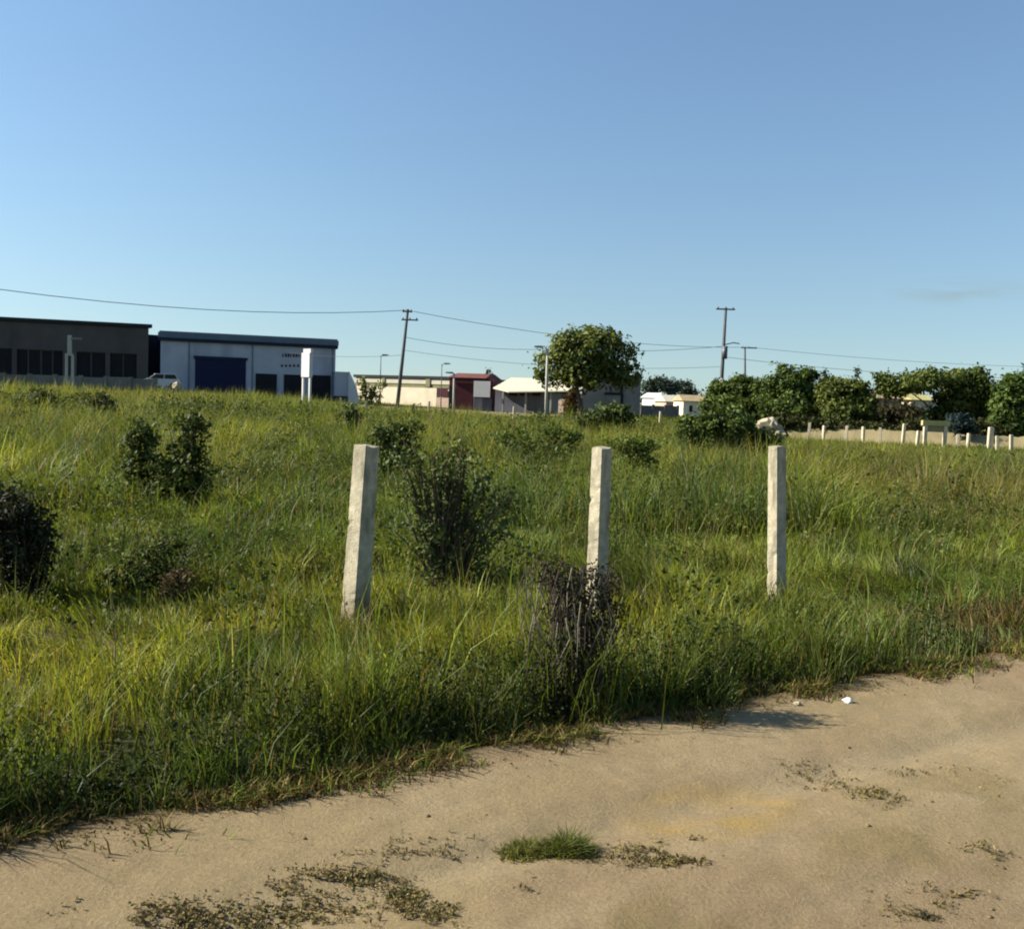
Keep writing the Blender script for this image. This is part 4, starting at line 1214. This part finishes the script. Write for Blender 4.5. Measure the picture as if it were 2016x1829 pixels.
BD = (0.034, 0.052, 0.013); BL = (0.140, 0.172, 0.058)
bush('leafy_bush', 'large dark leafy bush between the left and middle fence posts', 880, 1130, 9.3,
     [(850, 905, 50, 34), (895, 925, 48, 36), (840, 970, 40, 50), (900, 985, 50, 46), (955, 965, 46, 24), (1008, 985, 34, 18), (860, 1050, 66, 50), (945, 1060, 60, 45), (800, 900, 30, 26), (1012, 1075, 42, 40), (775, 1010, 30, 46), (905, 885, 26, 18)],
     BD, BL, 0.054, 150, 22, 0.13, stems=40, shell=0.1, rag=.5)
bush('green_shrub', 'rounded green shrub on the left in the meadow', 275, 945, 14.8,
     [(275, 870, 32, 34), (268, 905, 30, 32), (262, 930, 28, 24), (290, 850, 22, 20)], (0.026, 0.044, 0.010), (0.105, 0.135, 0.026), 0.075, 120, 24, 0.13, stems=18, shell=.1, rag=.5)
bush('green_shrub', 'sparse tall shrub with dark base right of the rounded one', 375, 945, 14.6,
     [(385, 850, 26, 22), (395, 825, 18, 18), (345, 835, 20, 12), (385, 885, 26, 24), (365, 915, 44, 26), (370, 935, 50, 16), (325, 925, 36, 20), (315, 905, 26, 20)], (0.022, 0.037, 0.009), (0.085, 0.110, 0.022), 0.075, 140, 24, 0.13, stems=24, shell=.1, rag=.5)
bush('dark_bush', 'very dark bush at the left picture edge', 45, 1100, 8.6,
     [(30, 1045, 50, 44), (62, 1015, 28, 32), (5, 1005, 50, 46), (50, 1080, 42, 30), (88, 1065, 20, 20)], (0.008, 0.011, 0.006), (0.045, 0.050, 0.024), 0.05, 170, 26, 0.12, stems=40, rag=.55, shell=.1)
bush('weed_clump', 'low dark green weed clump below the rounded shrub', 240, 1190, 9.0, [(235, 1150, 46, 26), (280, 1130, 40, 30), (320, 1080, 40, 26)],
     (0.024, 0.040, 0.009), (0.10, 0.125, 0.026), 0.045, 110, 24, 0.12, stems=12, cat='weeds')
bush('weed_clump', 'reddish brown dried weed clump in the left grass', 355, 1205, 8.7, [(350, 1150, 20, 24), (345, 1175, 22, 18)],
     (0.05, 0.035, 0.02), (0.13, 0.085, 0.05), 0.05, 50, 22, 0.07, stems=14, cat='weeds', mat=M_DRY)
bush('green_shrub', 'dark green shrub mass at the foot of the tall power pole', 1430, 900, 32,
     [(1380, 838, 40, 22), (1430, 835, 44, 28), (1470, 845, 34, 26), (1350, 845, 24, 14), (1500, 866, 34, 16), (1440, 815, 30, 14)], (0.024, 0.044, 0.010), (0.085, 0.118, 0.024), 0.14, 260, 30, 0.24, stems=14)
bush('green_shrub', 'green shrub growing around the trunk of the round tree', 1205, 842, 48,
     [(1190, 820, 32, 16), (1225, 822, 26, 16), (1165, 826, 22, 12), (1215, 806, 16, 10)], (0.024, 0.042, 0.011), (0.08, 0.105, 0.024), 0.24, 110, 26, 0.38, stems=10)
bush('green_shrub', 'broad low green shrub in the meadow between the middle post and the maroon building', 1060, 880, 26,
     [(1010, 856, 36, 10), (1075, 850, 40, 10), (1120, 858, 30, 9)], (0.045, 0.070, 0.014), (0.13, 0.165, 0.032), 0.10, 90, 26, 0.2, stems=10, rag=.5)
bush('green_shrub', 'broad low green shrub right above the middle post', 1235, 890, 25,
     [(1225, 872, 34, 10), (1275, 874, 30, 9)], (0.045, 0.070, 0.014), (0.13, 0.165, 0.032), 0.10, 70, 26, 0.2, stems=10, rag=.5)
bush('brown_bush', 'reddish brown bush left of the round tree trunk', 1124, 812, 80, [(1126, 790, 15, 18), (1118, 800, 10, 10), (1132, 775, 10, 8)],
     (0.06, 0.035, 0.018), (0.12, 0.075, 0.03), 0.25, 60, 24, 0.4, stems=8)
bush('young_tree', 'sparse yellow green sapling in front of the cream building', 722, 800, 84, [(718, 762, 9, 12), (728, 780, 9, 12), (750, 758, 8, 6), (745, 775, 6, 8)],
     (0.07, 0.10, 0.02), (0.16, 0.18, 0.05), 0.24, 40, 16, 0.35, cat='young tree', stems=10)
bush('green_shrub', 'small dark shrub at the far left below the grey wall', 84, 800, 52, [(82, 785, 24, 14), (98, 792, 14, 9)], (0.022, 0.032, 0.007), (0.06, 0.07, 0.015), 0.16, 70, 24, 0.3, stems=6)
bush('green_shrub', 'lone dark shrub in the meadow below the forked sign mast', 205, 812, 46, [(205, 795, 18, 15), (215, 803, 12, 8)], (0.022, 0.032, 0.007), (0.06, 0.07, 0.015), 0.16, 60, 24, 0.28, stems=6)
bush('green_shrub', 'small dark plant standing above the left fence post', 692, 832, 32, [(692, 815, 10, 14), (700, 822, 9, 8)], (0.02, 0.036, 0.010), (0.06, 0.085, 0.025), 0.14, 36, 20, 0.16, stems=6)
bush('green_shrub', 'low green shrub behind the large leafy bush', 780, 870, 20, [(765, 850, 34, 16), (810, 845, 30, 14), (745, 862, 24, 14)], (0.03, 0.048, 0.011), (0.085, 0.11, 0.024), 0.08, 120, 24, 0.15, stems=10)

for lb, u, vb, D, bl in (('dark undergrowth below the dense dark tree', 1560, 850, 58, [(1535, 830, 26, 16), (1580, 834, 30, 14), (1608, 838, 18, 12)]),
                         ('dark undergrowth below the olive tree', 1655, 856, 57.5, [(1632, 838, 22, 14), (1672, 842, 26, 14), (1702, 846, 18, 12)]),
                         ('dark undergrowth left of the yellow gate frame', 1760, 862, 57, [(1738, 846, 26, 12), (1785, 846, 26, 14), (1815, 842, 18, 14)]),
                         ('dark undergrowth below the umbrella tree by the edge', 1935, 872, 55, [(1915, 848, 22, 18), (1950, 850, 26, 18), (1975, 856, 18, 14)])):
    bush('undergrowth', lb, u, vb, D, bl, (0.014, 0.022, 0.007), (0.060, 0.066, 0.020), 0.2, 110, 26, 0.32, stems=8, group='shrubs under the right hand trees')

# dead shrub in front of the middle post
def dead_shrub():
    D = 5.9
    b = at(1118, 1450, D); k = D / F
    z0 = tz(b.x, D)
    root = thing('dead_shrub', 'dead dark brown shrub with pale hanging stems before the middle post', 'dead shrub', (b.x, D, z0))
    H = at(1118, 1098, D).z - z0
    mb = MB(); mp = MB()
    for i in range(44):
        x0 = random.gauss(0, .09); y0 = random.gauss(0, .09)
        x1 = random.gauss(-0.0, .155); y1 = random.gauss(0, .12); h = H * random.uniform(.45, 1.0)
        pts = limb_pts((x0, y0, -.03), (x1, y1, h), .014, 5)
        (mp if i % 5 == 0 else mb).tube(pts, [.0065, .006, .005, .004, .002], 5)
    for i in range(90):                               # side twigs and hanging strands
        x = random.gauss(0, .15); y = random.gauss(-.02, .11); z = H * random.uniform(.55, .98)
        (mp if i % 4 == 0 else mb).tube([(x, y, z), (x + random.uniform(-.06, .06), y - .02, z - .12), (x + random.uniform(-.07, .07), y - .03, z - random.uniform(.22, .45))], [.004, .0035, .002], 4)
    mb.build('stems', plain('dead_wood', (0.045, 0.033, 0.028), .9, .4, 20), root)
    mp.build('pale_stems', plain('bleached_stem', (0.15, 0.14, 0.10), .9, .3, 20), root)
    bl = [(-.14, 0, H * .90, .13, .12, .10), (.12, .02, H * .84, .17, .12, .10), (0, 0, H * .74, .22, .15, .14), (.20, 0, H * .66, .12, .10, .14), (.05, 0, H * .5, .16, .14, .20), (-.06, 0, H * .22, .22, .16, .20), (.1, -.05, H * .2, .2, .16, .18), (-.02, -.12, H * .34, .2, .12, .22), (-.05, -.2, H * .1, .26, .1, .1)]
    V, T, C = blob_leaves(bl, 330, 24, .085, .024, (0.012, 0.010, 0.007), (0.062, 0.052, 0.030), .2, .1, ragged=.4)
    V[:, 2] = np.maximum(V[:, 2], .02)
    tri_mesh('withered_leaves', V, T, C, M_DRY, root)
    n = 260
    x = rng.normal(0, .2, n); y = rng.normal(-.05, .14, n)
    V, T, C = blades(x, y, np.full(n, -.02), (.25 + .55 * rng.random(n)) * H, .006 + .004 * rng.random(n), rng.random(n) * 6.28, .1 + .5 * rng.random(n), rng.random(n) * 3.14,
                     G_MID * (.5 + .7 * rng.random((n, 1))), 2)
    g = tri_mesh('grass_blades', V, T, C, M_BLADE, root); g['kind'] = 'stuff'
dead_shrub()

# broadleaf weeds scattered through the meadow (nobody could count them)
def weeds():
    Vs, Ts, Cs = [], [], []; nv = 0
    k = 1900
    u = rng.random(k); y = np.sqrt(6.2 ** 2 + u * (60 ** 2 - 6.2 ** 2)); x = (rng.random(k) * 2 - 1) * (.56 * y + 1)
    # extra close ones
    y2 = np.sqrt(6.5 ** 2 + rng.random(420) * (20 ** 2 - 5.5 ** 2)); x2 = (rng.random(420) * 2 - 1) * (.56 * y2 + 1)
    x = np.concatenate([x, x2]); y = np.concatenate([y, y2])
    ok = (road_s(x, y) < -0.7) & (fbm(x * .3, y * .25, 81, 3) > .42) & ~((x > 11) & (y > 30))
    x, y = x[ok], y[ok]
    for i in range(len(x)):
        s = 0.3 + .75 * random.random() ** 1.6 ; sc_ = s * (1 + y[i] / 45)
        m = 60
        h = 0.45 * sc_ ** .6
        o = rng.normal(0, 1, (m, 3)) * np.array([.13 * sc_, .13 * sc_, .16 * sc_ ** .6])
        P = np.array([x[i], y[i], float(terrain(x[i], y[i])) + h * .75]) + o
        t = rng.random()
        c = np.array((.024, .040, .010)) * (1 - t) + np.array((.105, .125, .030)) * t
        V, T, C = leaf_quads(P, .042 * sc_ * (1 + y[i] / 60), np.tile(c, (m, 1)) * (.7 + .6 * rng.random((m, 1))), .5)
        Vs.append(V); Ts.append(T + nv); Cs.append(C); nv += len(V)
    # small leaves of creepers and herbs speckled through the grass
    for (cnt, y0, y1, sz, hh) in ((62000, 5.0, 12, .021, .36), (60000, 11, 22, .034, .42), (60000, 20, 45, .065, .5)):
        yy = np.sqrt(y0 ** 2 + rng.random(cnt) * (y1 ** 2 - y0 ** 2)); xx = (rng.random(cnt) * 2 - 1) * (.56 * yy + 1.5)
        dn = fbm(xx * 1.1, yy * .8, 85, 4)
        ok = (road_s(xx, yy) < -.35) & (dn > .42 + .16 * rng.random(cnt)) & ~((xx > 11) & (yy > 34)); xx, yy = xx[ok], yy[ok]; q = len(xx)
        top = hh * (.35 + 1.1 * vnoise(xx * 2.3, yy * 2.3, 86)) * (1 - 0.35 * sstep(0.3, 2.6, xx) * sstep(14, 9, yy))
        P = np.stack([xx, yy, terrain(xx, yy) + top * (.35 + .75 * rng.random(q))], 1)
        t = np.clip(vnoise(xx * 1.7, yy * 1.7, 87) + rng.normal(0, .25, q), 0, 1)[:, None]
        c = np.array((.020, .034, .008)) * (1 - t) + np.array((.125, .140, .030)) * t
        V, T, C = leaf_quads(P, sz, c * (.7 + .6 * rng.random((q, 1))), .5)
        Vs.append(V); Ts.append(T + nv); Cs.append(C); nv += len(V)
    o = tri_mesh('field_weeds', np.concatenate(Vs), np.concatenate(Ts), np.concatenate(Cs), M_BUSH)
    tag(o, 'broadleaf weeds scattered through the meadow grass', 'weeds', kind='stuff')
weeds()

# dry litter and short runners along the edge of the road, and thin weeds on the road
def verge():
    Vs, Ts, Cs = [], [], []; nv = 0
    n = 26000
    t = rng.uniform(-5, 9, n); s = -edge_wobble(t) + np.abs(rng.normal(0, .13, n)) * np.sign(rng.random(n) - .45)
    x, y = road_world(t, s)
    z = np.maximum(road_z(t, s), terrain(x, y) - .02)
    den = fbm(t * 2.5, s * 5, 91, 3) > .43 + .4 * np.clip(s + edge_wobble(t), 0, 1)
    x, y, z = x[den], y[den], z[den]; n = len(x)
    col = G_BROWN * (.45 + .9 * rng.random((n, 1)))
    g = rng.random(n) < .35; col[g] = G_MID * (.6 + .6 * rng.random((g.sum(), 1)))
    g = rng.random(n) < .14; col[g] = G_STRAW * (.7 + .5 * rng.random((g.sum(), 1)))
    V, T, C = blades(x, y, z - .004, .03 + .075 * rng.random(n), .005 + .006 * rng.random(n), rng.random(n) * 6.28, .3 + 1.3 * rng.random(n), rng.random(n) * 3.14, col, 2)
    Vs.append(V); Ts.append(T + nv); Cs.append(C); nv += len(V)
    n = 15000
    t = rng.uniform(-5, 9, n); s = -edge_wobble(t) + rng.normal(-.08, .17, n)
    x, y = road_world(t, s); z = np.maximum(road_z(t, s), terrain(x, y) - .02) + .006
    ok = vnoise(x * 7, y * 7, 93) > .38; P = np.stack([x, y, z], 1)[ok]; q = len(P)
    k = rng.random((q, 1))
    V, T, C = leaf_quads(P, .016, (np.array((.030, .018, .007)) * (1 - k) + np.array((.135, .080, .026)) * k), 1.6)
    Vs.append(V); Ts.append(T + nv); Cs.append(C); nv += len(V)
    o = tri_mesh('dry_verge', np.concatenate(Vs), np.concatenate(Ts), np.concatenate(Cs), M_DRY)
    tag(o, 'brown dry litter and runners along the edge of the dirt road', 'dry grass', kind='stuff')
verge()

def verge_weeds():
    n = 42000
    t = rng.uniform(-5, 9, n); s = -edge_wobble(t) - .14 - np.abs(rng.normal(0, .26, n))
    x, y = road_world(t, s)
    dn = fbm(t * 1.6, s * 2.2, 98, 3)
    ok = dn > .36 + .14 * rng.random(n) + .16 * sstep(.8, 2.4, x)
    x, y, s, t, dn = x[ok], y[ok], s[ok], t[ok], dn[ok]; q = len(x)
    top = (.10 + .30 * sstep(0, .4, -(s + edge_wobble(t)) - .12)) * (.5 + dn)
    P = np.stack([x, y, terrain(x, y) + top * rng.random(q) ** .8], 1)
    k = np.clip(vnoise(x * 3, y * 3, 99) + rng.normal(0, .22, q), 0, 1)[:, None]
    V, T, C = leaf_quads(P, .026, (np.array((.010, .019, .005)) * (1 - k) + np.array((.050, .070, .016)) * k), .6)  # near-black leaf tones also paint in shade under the roadside grass
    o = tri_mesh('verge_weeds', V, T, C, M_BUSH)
    tag(o, 'dark leafy weeds, coloured darker to paint in shade, at the foot of the tall grass beside the dirt road', 'weeds', kind='stuff')
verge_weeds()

ROADWEEDS = [(830, 1695, 80, 22, 500), (690, 1725, 60, 10, 420), (620, 1790, 90, 30, 700), (400, 1808, 130, 18, 900), (820, 1770, 40, 26, 500),
             (850, 1805, 70, 20, 420), (1600, 1525, 40, 20, 200), (1690, 1550, 22, 12, 130), (1725, 1578, 40, 12, 260), (1790, 1525, 50, 16, 110),
             (1860, 1520, 60, 24, 110), (1800, 1795, 50, 14, 200), (1825, 1810, 24, 10, 130), (1870, 1765, 40, 10, 140), (1940, 1690, 30, 10, 90),
             (1270, 1690, 70, 18, 520), (1330, 1705, 40, 10, 260), (1380, 1660, 24, 6, 60), (1030, 1752, 12, 5, 50), (300, 1815, 90, 10, 220), (560, 1745, 60, 10, 160)]
def road_weeds():
    Vs, Ts, Cs = [], [], []; nv = 0
    for (u, v, ru, rv, n) in ROADWEEDS:
        c = on_ground(u, v); k = 1.9 / (v - 800) 
        rx = ru * k; ry = rv * k * 1900 * 1.9 / (v - 790) / 1900 * 3.0 / 3
        e = on_ground(u, v - rv); ry = max(.04, (e - c).length)
        n = int(n * .95); p = rng.normal(0, .80, (n, 2)) * np.array([rx, ry])
        x = c.x + p[:, 0]; y = c.y + p[:, 1]
        m = (vnoise(x * 16, y * 16, 95) > .30) & (fbm(x * 5, y * 5, 96, 3) > .40)
        x, y = x[m], y[m]
        z = road_z(road_t(x, y), road_s(x, y)); q = len(x)
        col = np.array([.185, .138, .062]) * (.5 + .8 * rng.random((q, 1)))
        g = rng.random(q) < .4; col[g] = np.array([.135, .118, .040]) * (.6 + .7 * rng.random((g.sum(), 1)))
        lf = leaf_quads(np.stack([x, y, z + .005 + .012 * rng.random(q)], 1), .016, col, 1.2)
        Vs.append(lf[0]); Ts.append(lf[1] + nv); Cs.append(lf[2]); nv += len(lf[0])
        V, T, C = blades(x, y, z - .003, 0.006 + .020 * rng.random(q), .004 + .004 * rng.random(q), rng.random(q) * 6.28, .4 + 1.4 * rng.random(q), rng.random(q) * 3.14, col, 2)
        Vs.append(V); Ts.append(T + nv); Cs.append(C); nv += len(V)
    o = tri_mesh('road_weeds', np.concatenate(Vs), np.concatenate(Ts), np.concatenate(Cs), M_DRY)
    tag(o, 'thin dry trampled weeds lying in patches on the dirt road', 'weeds', kind='stuff')
road_weeds()

def tuft(name, label, parts, cat='grass tuft'):
    c = on_ground(parts[0][0], parts[0][1]); z0 = float(road_z(road_t(c.x, c.y), road_s(c.x, c.y)))
    root = thing(name, label, cat, (c.x, c.y, z0))
    X, Y, Hh, Cc = [], [], [], []
    for (u, v, r, n, h, col) in parts:
        q = on_ground(u, v)
        p = np.clip(rng.normal(0, 1, (n, 2)), -1.7, 1.7) * r * np.array([1, .75])
        X.append(q.x - c.x + p[:, 0]); Y.append(q.y - c.y + p[:, 1])
        Hh.append(h * (.35 + .8 * rng.random(n)) * np.exp(-(p ** 2).sum(1) / (2 * (1.4 * r) ** 2)))
        Cc.append(np.array(col) * (.55 + .9 * rng.random((n, 1))))
    X, Y, Hh, Cc = map(np.concatenate, (X, Y, Hh, Cc)); n = len(X)
    V, T, C = blades(X, Y, np.full(n, -.01), Hh, .004 + .004 * rng.random(n), rng.random(n) * 6.28, .5 + .8 * rng.random(n), rng.random(n) * 3.14, Cc, 2)
    tri_mesh('blades', V, T, C, M_BLADE, root)
tuft('grass_tuft', 'green grass tuft growing alone in the middle of the dirt road',
     [(1118, 1672, .062, 1400, .125, (.095, .11, .02)), (1045, 1672, .07, 1300, .075, (.125, .128, .026)), (1160, 1690, .05, 600, .07, (.075, .078, .018)),
      (1230, 1690, .06, 420, .035, (.10, .092, .024)), (1000, 1668, .04, 260, .03, (.105, .092, .028))])
tuft('grass_tuft', 'small olive weed tuft on the road near the bottom left', [(805, 1762, .05, 420, .045, (.07, .072, .018))])
tuft('grass_tuft', 'tiny dark weed tuft on the road at the bottom right', [(1828, 1812, .03, 220, .035, (.05, .046, .016)), (1790, 1795, .04, 180, .03, (.065, .062, .019))])

# pebbles and litter
def pebbles():
    mb = MB()
    V, Fc = [], []
    ico = bmesh.new(); bmesh.ops.create_icosphere(ico, subdivisions=1, radius=1)
    iv = np.array([v.co[:] for v in ico.verts]); it = np.array([[v.index for v in f.verts] for f in ico.faces]); ico.free()
    Vs, Ts, Cs = [], [], []; nv = 0
    for i in range(420):
        t = random.uniform(-4, 7); s = random.uniform(.05, 3.6)
        if float(fbm(t * .9, s * 1.5, 97, 2)) < .45: continue
        x, y = road_world(np.array([t]), np.array([s])); r = .003 + .010 * random.random() ** 4
        z = float(road_z(np.array([t]), np.array([s]))[0])
        v = iv * r * (.7 + .6 * rng.random((len(iv), 1))) * np.array([1, 1, .6]) + np.array([x[0], y[0], z + r * .2])
        Vs.append(v); Ts.append(it + nv); nv += len(v)
        k = random.random(); Cs.append(np.tile(np.array([[.13 + .12 * k, .095 + .09 * k, .05 + .05 * k]]), (len(v), 1)))
    o = tri_mesh('gravel', np.concatenate(Vs), np.concatenate(Ts), np.concatenate(Cs), M_SAND)
    tag(o, 'small stones and clods lying on the dirt road', 'gravel', kind='stuff')
pebbles()
def litter(label, u, v, s, mat, name='litter_scrap', cat='litter'):
    p = on_ground(u, v); z = float(road_z(np.array([road_t(p.x, p.y)]), np.array([road_s(p.x, p.y)]))[0])
    z = max(z, tz(p.x, p.y))
    rubble(name, label, (p.x, p.y, z + s * .35), s, s * .6, mat, 2, cat)
litter('bright white scrap of litter at the road edge', 1670, 1387, .035, M_PAPER)
litter('dull pale scrap of litter left of the bright white one', 1570, 1391, .026, M_STONE)
